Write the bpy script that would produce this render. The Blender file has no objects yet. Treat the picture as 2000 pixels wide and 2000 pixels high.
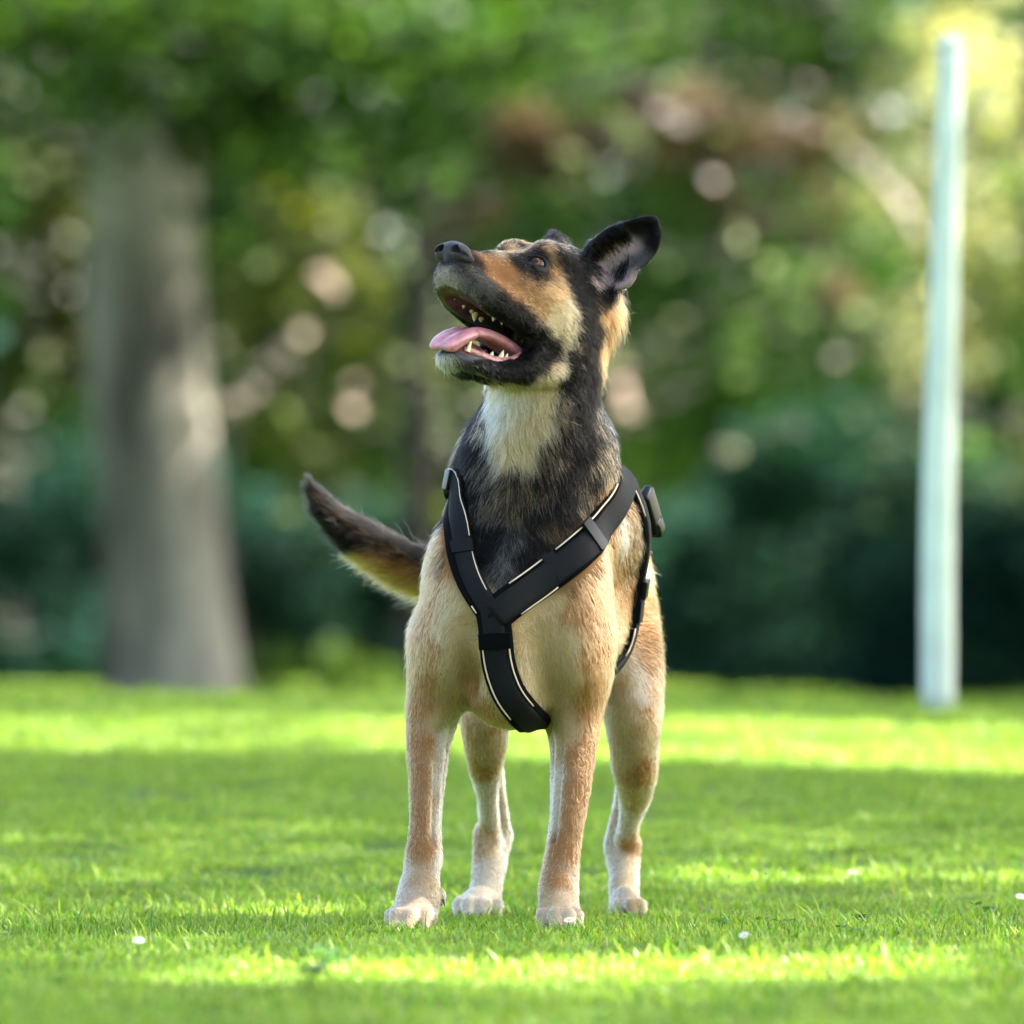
import bpy, bmesh, math, random
import numpy as np
from mathutils import Vector, Matrix
from mathutils.bvhtree import BVHTree
rng = np.random.default_rng(7)
random.seed(7)
scene = bpy.context.scene

# ---------------------------------------------------------------- camera
cam = bpy.data.cameras.new('camera')
cam.sensor_width = 36.0
cam.lens = 17400 * 36 / 2000
cam.shift_y = 272 / 2000
cam.clip_start = 0.1
cam.clip_end = 600
cam.dof.use_dof = True
cam.dof.focus_distance = 11.93
cam.dof.aperture_fstop = cam.lens / 62.0        # 62 mm entrance pupil
cam_ob = bpy.data.objects.new('camera', cam)
cam_ob.location = (0, 0, 0.38)
cam_ob.rotation_euler = (math.pi / 2, 0, 0)
scene.collection.objects.link(cam_ob)
scene.camera = cam_ob

# ---------------------------------------------------------------- daylight
SUN_AZ, SUN_EL = math.radians(78), math.radians(47)      # azimuth from the view axis (+Y) towards +X
SUN = np.array([math.cos(SUN_EL) * math.sin(SUN_AZ), math.cos(SUN_EL) * math.cos(SUN_AZ), math.sin(SUN_EL)])
world = bpy.data.worlds.new('World')
scene.world = world
world.use_nodes = True
wn = world.node_tree
sky = wn.nodes.new('ShaderNodeTexSky')
sky.sky_type = 'NISHITA'
sky.sun_disc = False
sky.sun_elevation = SUN_EL
sky.sun_rotation = SUN_AZ
sky.air_density = 1.0
sky.dust_density = 3.0
sky.ozone_density = 0.5
bg = wn.nodes['Background']
bg.inputs['Strength'].default_value = 0.11
wn.links.new(sky.outputs[0], bg.inputs[0])
sun = bpy.data.lights.new('sun', 'SUN')
sun.energy = 5.0
sun.angle = math.radians(0.53)
sun.color = (1.0, 0.95, 0.86)
sun_ob = bpy.data.objects.new('sun', sun)
sun_ob.rotation_euler = Vector(SUN).to_track_quat('Z', 'Y').to_euler()
sun_ob.location = (20, 5, 20)
scene.collection.objects.link(sun_ob)
scene.view_settings.view_transform = 'Standard'
scene.view_settings.look = 'None'
scene.view_settings.gamma = 1.0
scene.view_settings.use_curve_mapping = False
scene.view_settings.exposure = 3.05
cy = scene.cycles
cy.max_bounces = 8
cy.diffuse_bounces = 3
cy.glossy_bounces = 3
cy.transmission_bounces = 6
cy.transparent_max_bounces = 6
cy.sample_clamp_indirect = 6
cy.use_denoising = True

# ---------------------------------------------------------------- helpers
def link(o, parent=None):
    scene.collection.objects.link(o)
    if parent is not None:
        o.parent = parent
    return o
def tag(o, label=None, category=None, group=None, kind=None):
    if label: o['label'] = label
    if category: o['category'] = category
    if group: o['group'] = group
    if kind: o['kind'] = kind
    return o
def empty(name, loc, label=None, category=None, group=None):
    o = bpy.data.objects.new(name, None)
    o.location = loc
    o.empty_display_size = .2
    link(o)
    return tag(o, label, category, group)
def mesh_ob(name, V, F, mat, parent=None, smooth=True, offset=None):
    """V world coordinates; offset = world position of the parent empty (made relative to it)"""
    V = np.asarray(V, float)
    if offset is not None: V = V - np.asarray(offset, float)
    me = bpy.data.meshes.new(name)
    F = np.asarray(F) if not isinstance(F, list) else F
    if isinstance(F, np.ndarray) and F.ndim == 2:
        n, k = F.shape
        me.vertices.add(len(V)); me.vertices.foreach_set('co', V.astype(np.float32).ravel())
        me.loops.add(n * k); me.loops.foreach_set('vertex_index', F.astype(np.int32).ravel())
        me.polygons.add(n); me.polygons.foreach_set('loop_start', np.arange(0, n * k, k, dtype=np.int32))
        me.update(calc_edges=True); me.validate()
    else:
        me.from_pydata(V.tolist(), [], F)
    if smooth: me.shade_smooth()
    if mat: me.materials.append(mat)
    o = bpy.data.objects.new(name, me)
    return link(o, parent)
def point_color(me, name, col):
    a = me.attributes.new(name, 'FLOAT_COLOR', 'POINT')
    c = np.ones((len(me.vertices), 4), np.float32); c[:, :3] = col
    a.data.foreach_set('color', c.ravel())

def vnoise(p, scale, seed=0):
    """smooth value noise in -1..1 at points p (n,3)"""
    q = np.asarray(p) * scale + 1000.0
    i = np.floor(q).astype(np.int64); f = q - i; f = f * f * (3 - 2 * f)
    out = 0
    for dx in (0, 1):
        for dy in (0, 1):
            for dz in (0, 1):
                h = (i[:, 0] + dx) * 73856093 ^ (i[:, 1] + dy) * 19349663 ^ (i[:, 2] + dz) * 83492791 ^ (seed * 2654435761)
                h = (h ^ (h >> 13)) * 1274126177 & 0x7fffffff
                h = (h ^ (h >> 16)) & 0xffff
                w = (f[:, 0] if dx else 1 - f[:, 0]) * (f[:, 1] if dy else 1 - f[:, 1]) * (f[:, 2] if dz else 1 - f[:, 2])
                out = out + w * (h / 32767.5 - 1)
    return out

def material(name, color=(.5, .5, .5), rough=.7, spec=.4, metallic=0, bump=0, bump_scale=50, var=0, var_scale=8, coat=0):
    m = bpy.data.materials.new(name); m.use_nodes = True
    nt = m.node_tree; b = nt.nodes['Principled BSDF']
    b.inputs['Base Color'].default_value = (*color, 1)
    b.inputs['Roughness'].default_value = rough
    b.inputs['Specular IOR Level'].default_value = spec
    b.inputs['Metallic'].default_value = metallic
    b.inputs['Coat Weight'].default_value = coat
    tc = nt.nodes.new('ShaderNodeTexCoord')
    if var:
        n = nt.nodes.new('ShaderNodeTexNoise'); n.inputs['Scale'].default_value = var_scale; n.inputs['Detail'].default_value = 5
        nt.links.new(tc.outputs['Object'], n.inputs['Vector'])
        r = nt.nodes.new('ShaderNodeValToRGB')
        r.color_ramp.elements[0].position = .3; r.color_ramp.elements[1].position = .7
        r.color_ramp.elements[0].color = (*[c * (1 - var) for c in color], 1)
        r.color_ramp.elements[1].color = (*[min(c * (1 + var), 1) for c in color], 1)
        nt.links.new(n.outputs['Fac'], r.inputs['Fac']); nt.links.new(r.outputs[0], b.inputs['Base Color'])
    if bump:
        n = nt.nodes.new('ShaderNodeTexNoise'); n.inputs['Scale'].default_value = bump_scale; n.inputs['Detail'].default_value = 4
        nt.links.new(tc.outputs['Object'], n.inputs['Vector'])
        k = nt.nodes.new('ShaderNodeBump'); k.inputs['Strength'].default_value = bump; k.inputs['Distance'].default_value = .002
        nt.links.new(n.outputs['Fac'], k.inputs['Height']); nt.links.new(k.outputs[0], b.inputs['Normal'])
    return m

def leaf_material(name, attr='leaf', trans=.45, rough=.45, spec=.35, tint=(1.5, 1.35, .6)):
    """reflecting + transmitting leaf, colour from the mesh attribute"""
    m = bpy.data.materials.new(name); m.use_nodes = True
    nt = m.node_tree; b = nt.nodes['Principled BSDF']; out = nt.nodes['Material Output']
    at = nt.nodes.new('ShaderNodeAttribute'); at.attribute_name = attr
    b.inputs['Roughness'].default_value = rough; b.inputs['Specular IOR Level'].default_value = spec
    nt.links.new(at.outputs['Color'], b.inputs['Base Color'])
    t = nt.nodes.new('ShaderNodeBsdfTranslucent')
    g = nt.nodes.new('ShaderNodeMix'); g.data_type = 'RGBA'; g.blend_type = 'MULTIPLY'; g.inputs[0].default_value = 1
    g.inputs[7].default_value = (*tint, 1)
    nt.links.new(at.outputs['Color'], g.inputs[6]); nt.links.new(g.outputs[2], t.inputs['Color'])
    mx = nt.nodes.new('ShaderNodeMixShader'); mx.inputs[0].default_value = trans
    nt.links.new(b.outputs[0], mx.inputs[1]); nt.links.new(t.outputs[0], mx.inputs[2]); nt.links.new(mx.outputs[0], out.inputs[0])
    return m
# ================================================================ the lawn
def lawn_material():
    m = bpy.data.materials.new('lawn_soil'); m.use_nodes = True
    nt = m.node_tree; b = nt.nodes['Principled BSDF']; b.inputs['Roughness'].default_value = .9
    b.inputs['Specular IOR Level'].default_value = .1
    tc = nt.nodes.new('ShaderNodeTexCoord')
    def noise(s, d=4):
        n = nt.nodes.new('ShaderNodeTexNoise'); n.inputs['Scale'].default_value = s; n.inputs['Detail'].default_value = d
        nt.links.new(tc.outputs['Object'], n.inputs['Vector']); return n
    a = noise(.6); c = noise(40, 6)
    r1 = nt.nodes.new('ShaderNodeValToRGB')
    e = r1.color_ramp.elements; e[0].position = .35; e[0].color = (.060, .115, .015, 1); e[1].position = .65; e[1].color = (.105, .165, .024, 1)
    nt.links.new(a.outputs['Fac'], r1.inputs['Fac'])
    r2 = nt.nodes.new('ShaderNodeValToRGB')
    e = r2.color_ramp.elements; e[0].position = .3; e[0].color = (.45, .5, .35, 1); e[1].position = .7; e[1].color = (1.3, 1.25, 1.1, 1)
    nt.links.new(c.outputs['Fac'], r2.inputs['Fac'])
    mx = nt.nodes.new('ShaderNodeMix'); mx.data_type = 'RGBA'; mx.blend_type = 'MULTIPLY'; mx.inputs[0].default_value = 1
    nt.links.new(r1.outputs[0], mx.inputs[6]); nt.links.new(r2.outputs[0], mx.inputs[7]); nt.links.new(mx.outputs[2], b.inputs['Base Color'])
    bp = nt.nodes.new('ShaderNodeBump'); bp.inputs['Strength'].default_value = .8; bp.inputs['Distance'].default_value = .02
    nt.links.new(c.outputs['Fac'], bp.inputs['Height']); nt.links.new(bp.outputs[0], b.inputs['Normal'])
    return m
def sstep(v, a, b):
    t = np.clip((v - a) / (b - a), 0, 1); return t * t * (3 - 2 * t)
def ground_z(x, y):
    """the lawn climbs a low grassy bank behind the dog; its crest dips to the right"""
    x = np.asarray(x, float); y = np.asarray(y, float)
    right = sstep(y, 0, .1)
    zr = (np.clip(y - 12.6, 0, 7.45) - .6 * (1 - np.exp(-np.clip(y - 12.6, 0, 9) / .6)) * (1 - np.clip(y - 12.6, 0, 7.45) / 7.45)) * .0362 + .004 * vnoise(np.stack([x.ravel() * 2, y.ravel(), x.ravel() * 0], 1), .9, 12).reshape(x.shape) * sstep(y, 13, 16) - .030 * np.clip((x - .30) / .85, 0, 1.6) * sstep(y, 14, 20)
    zr = zr * (1 - sstep(y, 20.2, 24)) - .12 * sstep(y, 20.6, 25) * (1 - sstep(y, 30, 60))
    zl = .125 * sstep(y, 12.4, 21) - .03 * sstep(y, 25, 60)
    far = sstep(y, 60, 110)
    return (zr * right + zl * (1 - right)) * (1 - far) + .02 * far
gx = np.concatenate([-np.geomspace(260, 4.4, 16), np.arange(-4, 4.01, .16), np.geomspace(4.4, 260, 16)])
gy = np.concatenate([np.linspace(-60, 10, 10), np.arange(11, 24, .2), np.arange(24, 70, 2), np.geomspace(72, 500, 12)])
XX, YY = np.meshgrid(gx, gy); GV = np.stack([XX.ravel(), YY.ravel(), ground_z(XX.ravel(), YY.ravel())], 1)
g = len(gx); gh = len(gy)
GF = np.array([(j * g + i, j * g + i + 1, (j + 1) * g + i + 1, (j + 1) * g + i) for j in range(gh - 1) for i in range(g - 1)])
ground = mesh_ob('ground', GV, GF, lawn_material())
tag(ground, 'park lawn rising to a low bank in front of the trees', kind='structure')

# ---- grass: tufts of real blades scattered over the lawn (nobody could count them)
grass_mat = leaf_material('grass_blade', 'blade', trans=.40, rough=.5, spec=.4, tint=(1.4, 1.4, .7))
def make_tuft(seed, nbl, rad, hmin, hmax, wid):
    r = np.random.default_rng(seed)
    V = []; F = []; Cc = []
    for b in range(nbl):
        a = r.uniform(0, 6.283); q = rad * math.sqrt(r.uniform())
        o = np.array([q * math.cos(a), q * math.sin(a), -.003])
        h = r.uniform(hmin, hmax) * (r.uniform(1.6, 2.6) if r.uniform() < .05 else 1); w = wid * r.uniform(.6, 1.2)
        lean = r.uniform(.1, .9) ** 1.3 * h * 1.0; la = r.uniform(0, 6.283); d = np.array([math.cos(la), math.sin(la), 0])
        s = np.array([-d[1], d[0], 0]) * w; tw = r.uniform(-.6, .6); s = s * math.cos(tw) + d * w * math.sin(tw)
        base = len(V); n = 3
        u = r.uniform(); hue = r.uniform()
        if u < .05: col = np.array([.30, .24, .10])
        else:
            col = np.array([.105, .265, .016]) * (1 - hue) + np.array([.32, .41, .060]) * hue
            col = col * r.uniform(.75, 1.2)
        for k in range(n):
            t = k / n
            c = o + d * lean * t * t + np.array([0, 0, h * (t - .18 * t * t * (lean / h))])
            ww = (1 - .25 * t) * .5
            V += [c - s * ww, c + s * ww]; Cc += [col * (.55 + .55 * t)] * 2  # darker towards the foot: shade between blades put into the colour
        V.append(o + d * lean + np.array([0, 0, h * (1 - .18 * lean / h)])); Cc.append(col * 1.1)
        for k in range(n - 1):
            F.append((base + 2 * k, base + 2 * k + 1, base + 2 * k + 3, base + 2 * k + 2))
        F.append((base + 2 * n - 2, base + 2 * n - 1, base + 2 * n))
    me = bpy.data.meshes.new('grass_tuft'); me.from_pydata([tuple(v) for v in V], [], F); me.materials.append(grass_mat)
    point_color(me, 'blade', np.array(Cc)); me.shade_smooth()
    return bpy.data.objects.new('grass_tuft', me)
tuft_coll = bpy.data.collections.new('tufts')
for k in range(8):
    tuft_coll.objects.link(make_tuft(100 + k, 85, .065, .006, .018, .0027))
def scatter(name, pts, rot, scl, idx, coll, label):
    me = bpy.data.meshes.new(name)
    me.vertices.add(len(pts)); me.vertices.foreach_set('co', np.asarray(pts, np.float32).ravel())
    a = me.attributes.new('rot', 'FLOAT_VECTOR', 'POINT'); a.data.foreach_set('vector', np.asarray(rot, np.float32).ravel())
    a = me.attributes.new('scl', 'FLOAT', 'POINT'); a.data.foreach_set('value', np.asarray(scl, np.float32))
    a = me.attributes.new('idx', 'INT', 'POINT'); a.data.foreach_set('value', np.asarray(idx, np.int32))
    o = link(bpy.data.objects.new(name, me)); tag(o, label, kind='stuff')
    ng = bpy.data.node_groups.new(name, 'GeometryNodeTree')
    ng.interface.new_socket('Geometry', in_out='INPUT', socket_type='NodeSocketGeometry')
    ng.interface.new_socket('Geometry', in_out='OUTPUT', socket_type='NodeSocketGeometry')
    N = ng.nodes; gi = N.new('NodeGroupInput'); go = N.new('NodeGroupOutput')
    ci = N.new('GeometryNodeCollectionInfo'); ci.inputs[0].default_value = coll; ci.inputs[1].default_value = True; ci.inputs[2].default_value = True
    ip = N.new('GeometryNodeInstanceOnPoints'); ip.inputs['Pick Instance'].default_value = True
    def attr(n, t):
        q = N.new('GeometryNodeInputNamedAttribute'); q.data_type = t; q.inputs[0].default_value = n; return q.outputs[0]
    L = ng.links
    e2r = N.new('FunctionNodeEulerToRotation')
    L.new(attr('rot', 'FLOAT_VECTOR'), e2r.inputs[0]); L.new(e2r.outputs[0], ip.inputs['Rotation'])
    L.new(attr('scl', 'FLOAT'), ip.inputs['Scale']); L.new(attr('idx', 'INT'), ip.inputs['Instance Index'])
    L.new(gi.outputs[0], ip.inputs['Points']); L.new(ci.outputs[0], ip.inputs['Instance']); L.new(ip.outputs[0], go.inputs[0])
    md = o.modifiers.new('scatter', 'NODES'); md.node_group = ng
    return o
gp = []
for y0, y1, dens, wmul, sc0 in ((5.2, 20, 210, .085, 1.0), (20, 38, 90, .078, 1.25), (38, 100, 34, .074, 1.7)):
    A = (y1 - y0) * 2 * ((y0 + y1) / 2 * .066 + 1.7)
    n = int(A * dens * 1.15)
    y = rng.uniform(y0, y1, n); x = rng.uniform(-1, 1, n) * (y1 * .066 + 1.7); ok_ = np.abs(x) < y * .066 + 1.7; x = x[ok_]; y = y[ok_]; n = len(x)
    gp.append(np.stack([x, y, ground_z(x, y), sc0 * rng.uniform(.75, 1.25, n)], 1))
for px_, py_ in ((-.163, 11.93), (.078, 11.93), (-.055, 12.42), (.160, 12.44)):      # the grass stands up round the paws
    n = 26; a_ = rng.uniform(0, 6.283, n); q_ = rng.uniform(.6, 1.5, n)
    gp.append(np.stack([px_ + np.cos(a_) * q_ * .045, py_ + np.sin(a_) * q_ * .05, np.full(n, 0.), rng.uniform(.7, 1.1, n)], 1))
gp = np.concatenate(gp)
patch = vnoise(np.stack([gp[:, 0] * 1.0, gp[:, 1] * 1.0, gp[:, 2]], 1), 2.3, 3)
gp[:, 3] *= 1 + .22 * patch
rot = np.stack([rng.normal(0, .08, len(gp)), rng.normal(0, .08, len(gp)), rng.uniform(0, 6.283, len(gp))], 1)
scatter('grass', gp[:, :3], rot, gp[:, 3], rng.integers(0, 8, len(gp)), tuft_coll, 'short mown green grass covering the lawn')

# ================================================================ trees
leaf_mat = leaf_material('broad_leaf', 'leaf', trans=.45, rough=.5, spec=.18)
glint_leaf = leaf_material('glint_leaf', 'leaf', trans=.4, rough=.6, spec=.2, tint=(1.05, 1.0, .95))
dull_leaf = leaf_material('dull_leaf', 'leaf', trans=.3, rough=.7, spec=.08)
def leaves_mesh(C, size, cols, r, droop=.3):
    """C centres (n,3); one bent four-cornered leaf each"""
    n = len(C)
    a = r.uniform(0, 6.283, n); tilt = r.normal(0, .55, n)
    u = np.stack([np.cos(a), np.sin(a), -droop + tilt * .5], 1); u /= np.linalg.norm(u, axis=1)[:, None]
    w = np.cross(u, np.array([0, 0, 1.]) + r.normal(0, .45, (n, 3))); w /= np.linalg.norm(w, axis=1)[:, None]
    nn = np.cross(u, w)
    L = (size * r.uniform(.65, 1.25, n))[:, None]; W = L * .36
    V = np.stack([C - u * L * .5, C + w * W - nn * L * .08, C + u * L * .5, C - w * W - nn * L * .08], 1).reshape(-1, 3)
    F = np.arange(n * 4).reshape(n, 4)
    return V, F, np.repeat(cols, 4, 0)
def foliage(name, C, size, base, parent, off, r, var=.35):
    if len(size if hasattr(size, '__len__') else [0]) == 0: return
    h = r.uniform(0, 1, (len(C), 1)); k = (1 + var * vnoise(C, .9, 5) + .5 * var * vnoise(C, 2.6, 6)).clip(.15)[:, None] * r.uniform(.45, 1.6, (len(C), 1))
    b = np.array(base); cols = (b[0] * (1 - h) + b[1] * h) * k
    V, F, cc = leaves_mesh(C, size, np.clip(cols, .004, .8), r)
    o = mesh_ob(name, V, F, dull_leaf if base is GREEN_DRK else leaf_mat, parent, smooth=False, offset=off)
    point_color(o.data, 'leaf', cc)
    return o
def clump_points(cs, rs, n, r, hollow=.35, flat=.8):
    """n points in clumps: centres cs, radii rs"""
    i = r.choice(len(cs), n, p=rs ** 2.2 / (rs ** 2.2).sum())
    d = r.normal(size=(n, 3)); d /= np.linalg.norm(d, axis=1)[:, None]
    q = rs[i] * (hollow + (1 - hollow) * r.uniform(0, 1, n) ** .5)
    p = cs[i] + d * q[:, None] * np.array([1, 1, flat])
    return p + r.normal(0, .05, (n, 3))
def bark(name, c0, c1, sc=6):
    m = bpy.data.materials.new(name); m.use_nodes = True
    nt = m.node_tree; b = nt.nodes['Principled BSDF']; b.inputs['Roughness'].default_value = .85
    tc = nt.nodes.new('ShaderNodeTexCoord'); mp = nt.nodes.new('ShaderNodeMapping'); mp.inputs['Scale'].default_value = (1, 1, .3)
    nt.links.new(tc.outputs['Object'], mp.inputs[0])
    n = nt.nodes.new('ShaderNodeTexNoise'); n.inputs['Scale'].default_value = sc; n.inputs['Detail'].default_value = 8; n.inputs['Roughness'].default_value = .65
    nt.links.new(mp.outputs[0], n.inputs['Vector'])
    r = nt.nodes.new('ShaderNodeValToRGB'); e = r.color_ramp.elements
    e[0].position = .35; e[0].color = (*c0, 1); e[1].position = .65; e[1].color = (*c1, 1)
    nt.links.new(n.outputs['Fac'], r.inputs['Fac']); nt.links.new(r.outputs[0], b.inputs['Base Color'])
    k = nt.nodes.new('ShaderNodeBump'); k.inputs['Distance'].default_value = .03; k.inputs['Strength'].default_value = .7
    nt.links.new(n.outputs['Fac'], k.inputs['Height']); nt.links.new(k.outputs[0], b.inputs['Normal'])
    return m
bark_grey = bark('bark_grey', (.022, .018, .012), (.29, .265, .20), 1.6)
bark_brown = bark('bark_brown', (.012, .009, .007), (.045, .034, .026))
bark_pale = bark('bark_pale', (.22, .17, .14), (.42, .34, .29))
def tube(pts, rad, n=14, sub=5, rough=0.0, seed=0):
    """smooth tapered tube along pts -> V, F"""
    P4 = np.array([list(p) + [q] for p, q in zip(pts, rad)], float); R = []
    for k in range(len(P4) - 1):
        p0 = P4[max(k - 1, 0)]; p1 = P4[k]; p2 = P4[k + 1]; p3 = P4[min(k + 2, len(P4) - 1)]
        for q in range(sub):
            t = q / sub
            R.append(.5 * ((2 * p1) + (-p0 + p2) * t + (2 * p0 - 5 * p1 + 4 * p2 - p3) * t * t + (-p0 + 3 * p1 - 3 * p2 + p3) * t ** 3))
    R.append(P4[-1]); R = np.array(R)
    T = np.gradient(R[:, :3], axis=0); T /= np.linalg.norm(T, axis=1)[:, None]
    up = np.array([0.13, .97, .2]); V = []
    for c, t in zip(R, T):
        a = np.cross(t, up); a /= np.linalg.norm(a); b = np.cross(t, a)
        for j in range(n):
            th = 2 * math.pi * j / n
            V.append(c[:3] + (a * math.cos(th) + b * math.sin(th)) * c[3])
    V = np.array(V)
    if rough:
        cidx = np.repeat(np.arange(len(R)), n); d = V - R[cidx, :3]
        V = V + d * (rough * vnoise(V * np.array([1, 1, .35]), 1.2 / max(rad[0], .05), seed))[:, None]
    m = len(R)
    F = [(i * n + j, i * n + (j + 1) % n, (i + 1) * n + (j + 1) % n, (i + 1) * n + j) for i in range(m - 1) for j in range(n)]
    F.append(tuple(range(n))[::-1]); F.append(tuple((m - 1) * n + j for j in range(n)))
    return V, F
def at(px, py, D):            # metres from the photograph's angles at a chosen distance
    return np.array([(px - 1000) / 17400 * D, D, .38 + (1272 - py) / 17400 * D])

SHADE = dict(g0=np.array([.030, .070, .018]), g1=np.array([.075, .130, .022]))
GREEN_MID = (np.array([.005, .024, .005]), np.array([.060, .138, .020]))
GREEN_YEL = (np.array([.045, .070, .010]), np.array([.13, .155, .020]))
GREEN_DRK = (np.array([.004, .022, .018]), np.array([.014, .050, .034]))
COPPER = (np.array([.060, .040, .036]), np.array([.11, .085, .055]))

# --- big grey-barked tree on the left
D = 67.0
b = at(330, 1372, D); b[2] = 0
t_left = empty('tree', b, 'thick grey-barked tree standing on the left of the lawn', 'tree')
V, F = tube([b + (0, 0, -.2), b + (.0, 0, .15), b + (-.02, 0, .7), at(315, 1000, D), at(285, 600, D), at(272, 250, D), at(262, -150, D), at(255, -700, D)],
            [.60, .53, .49, .47, .43, .40, .34, .22], n=22, rough=.10, seed=4)
mesh_ob('trunk', V, F, bark_grey, t_left, offset=b)
for pts, rad in (([at(290, 330, D), at(480, 150, D - .6), at(760, 40, D - 1.5), at(1050, -60, D - 3)], [.22, .16, .11, .06]),
                 ([at(282, 260, D), at(150, 60, D - .4), at(-80, -90, D - 1)], [.2, .15, .09]),
                 ([at(275, 100, D), at(420, -160, D + .5), at(700, -380, D + 1)], [.2, .15, .09])):
    V, F = tube(pts, rad, n=10, rough=.08); mesh_ob('limb', V, F, bark_brown, t_left, offset=b)
GLINTS = [(q, (.82, .68, .60)) for q in ((470, 790), (440, 800), (500, 760), (530, 720), (560, 690), (590, 650), (690, 748), (690, 800), (630, 535), (650, 560), (1210, 720), (1225, 800), (1215, 760))] + \
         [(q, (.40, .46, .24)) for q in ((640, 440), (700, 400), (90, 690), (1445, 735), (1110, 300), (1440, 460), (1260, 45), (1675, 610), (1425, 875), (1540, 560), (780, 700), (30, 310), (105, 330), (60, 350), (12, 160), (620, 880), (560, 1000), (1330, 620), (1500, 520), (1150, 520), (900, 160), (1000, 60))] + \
         [(q, (.74, .64, .66)) for q in ((1705, 320), (1740, 362), (1765, 405), (1635, 700), (1330, 240), (1390, 350), (1290, 215), (1420, 880))] + [((1735, 125), (.75, .72, .6))]  # pale leaf colours stand in for bright sun glints in the foliage
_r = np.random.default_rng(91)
GLINTS += [((float(_r.uniform(0, 2000)), float(_r.uniform(0, 900))), (.26, .36, .12)) for _ in range(60)]
GLINTS = [s for s in GLINTS if not (150 < s[0][0] < 430 and s[0][1] > 150)]
def open_to_sun(C, r):
    """drops the leaves that would stand between the sun and the pale glint sprays"""
    ref = C[:, :2] - (C[:, 2] / SUN[2])[:, None] * SUN[:2]
    ok = np.ones(len(C), bool)
    for (px, py), _ in GLINTS:
        t = at(px, py, 70.5); tr = t[:2] - t[2] / SUN[2] * SUN[:2]
        ok &= ~((np.linalg.norm(ref - tr, axis=1) < .17) & (C[:, 2] > t[2] + .15))
    return C[ok]
def crown_from(cl, n, size, base, parent, off, seed, name='crown', **kw):
    r = np.random.default_rng(seed)
    cs = np.array([at(*c[:3]) for c in cl]); rs = np.array([c[3] for c in cl], float)
    C = open_to_sun(clump_points(cs, rs, n, r, **kw), r)
    return foliage(name, C, np.full(len(C), size), base, parent, off, r)
cl = [(60, 30, 63, .55), (180, 90, 63, .6), (330, 40, 62, .6), (300, 150, 64, .42), (480, 110, 62, .55), (420, 250, 63, .30), (620, 60, 61, .6),
      (560, 300, 62, .42), (700, 240, 61, .5), (800, 120, 60.5, .55), (860, 300, 60.5, .38), (760, 400, 61, .28), (640, 180, 62, .5), (20, 200, 64, .38),
      (200, 175, 62, .34), (335, 215, 62, .30), (395, 300, 62, .24), (245, 290, 62, .15), (180, 330, 62, .2), (370, 400, 62, .15), (920, 60, 60, .5), (1040, 120, 60, .4), (180, 210, 64, .3), (520, 210, 62, .4), (880, 190, 60, .42), (820, 330, 61, .25), (240, -100, 64, 1.0), (600, -120, 63, 1.0), (-200, 0, 65, .9), (-100, 120, 64, .6), (0, -200, 65, 1.3), (900, -150, 62, 1.0), (1200, -120, 62, .7)]
crown_from(cl, 9500, .15, GREEN_MID, t_left, b, 11)
r = np.random.default_rng(18); k = 58
cs = np.stack([r.uniform(-4, 5.6, k), r.uniform(66, 71, k), r.uniform(7.2, 10.5, k)], 1); rs = r.uniform(.8, 1.3, k)
C = open_to_sun(clump_points(cs, rs, 17000, r), r)
foliage('crown', C, np.full(len(C), .22), GREEN_MID, t_left, b, r)  # unseen crown added above the view to keep sun off the trunk
for q in range(4):
    V, F = tube([at(262, -150, D) , np.array([-1.6, 67.5, 7.4 + .3 * q]), np.array([.8 + .6 * q, 66.6 + q, 8.6 + .2 * q])], [.16, .11, .04], n=8); mesh_ob('limb', V, F, bark_brown, t_left, offset=b)

# --- second, thinner dark tree behind the dog, with drooping limbs to the right
D = 74.0
b = at(822, 1366, D); b[2] = 0
t_mid = empty('tree', b, 'slim dark tree with long limbs drooping to the right behind the dog', 'tree')
V, F = tube([b + (0, 0, -.1), b + (0, 0, .3), at(815, 900, D), at(822, 500, D), at(835, 250, D), at(890, 0, D)], [.22, .16, .13, .12, .11, .08], n=14, rough=.08, seed=9)
mesh_ob('trunk', V, F, bark_brown, t_mid, offset=b)
for pts, rad, mt in (
    ([at(845, 420, D), at(960, 260, D - .4), at(1150, 170, D - .8), at(1330, 190, D - 1.2), at(1560, 250, D - 1.6), at(1720, 360, D - 2), at(1800, 480, D - 2)], [.09, .09, .085, .08, .07, .06, .03], bark_pale),
    ([at(1200, 175, D - .9), at(1370, 280, D - .6), at(1500, 330, D - .4), at(1590, 480, D), at(1640, 650, D), at(1650, 730, D)], [.07, .07, .06, .05, .04, .02], bark_brown),
    ([at(1250, 190, D - 1), at(1400, 150, D - 1.6), at(1620, 180, D - 2), at(1760, 260, D - 2)], [.05, .05, .04, .02], bark_pale),
    ([at(1380, 300, D - .7), at(1420, 430, D - .5), at(1400, 560, D - .4)], [.07, .05, .03], bark_brown),
    ([at(848, 380, D), at(980, 330, D - .3), at(1100, 360, D - .5), at(1180, 420, D - .5)], [.12, .09, .06, .04], bark_brown),
    ([at(1180, 640, D + 3), at(1230, 740, D + 3), at(1260, 830, D + 3)], [.03, .03, .02], bark_brown)):
    V, F = tube(pts, rad, n=10, rough=.10); mesh_ob('limb', V, F, mt, t_mid, offset=b)
cl = [(1250, 260, 73, .45), (1100, 300, 73, .4), (1350, 230, 72, .35), (1450, 260, 72, .35), (1550, 300, 72, .3), (1380, 380, 73, .3), (1600, 420, 73, .3), (1630, 560, 74, .22), (1000, 260, 73, .4), (1650, 250, 72, .25), (1480, 430, 73, .25), (930, 400, 74, .3)]
crown_from(cl, 4200, .10, COPPER, t_mid, b, 12)
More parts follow.
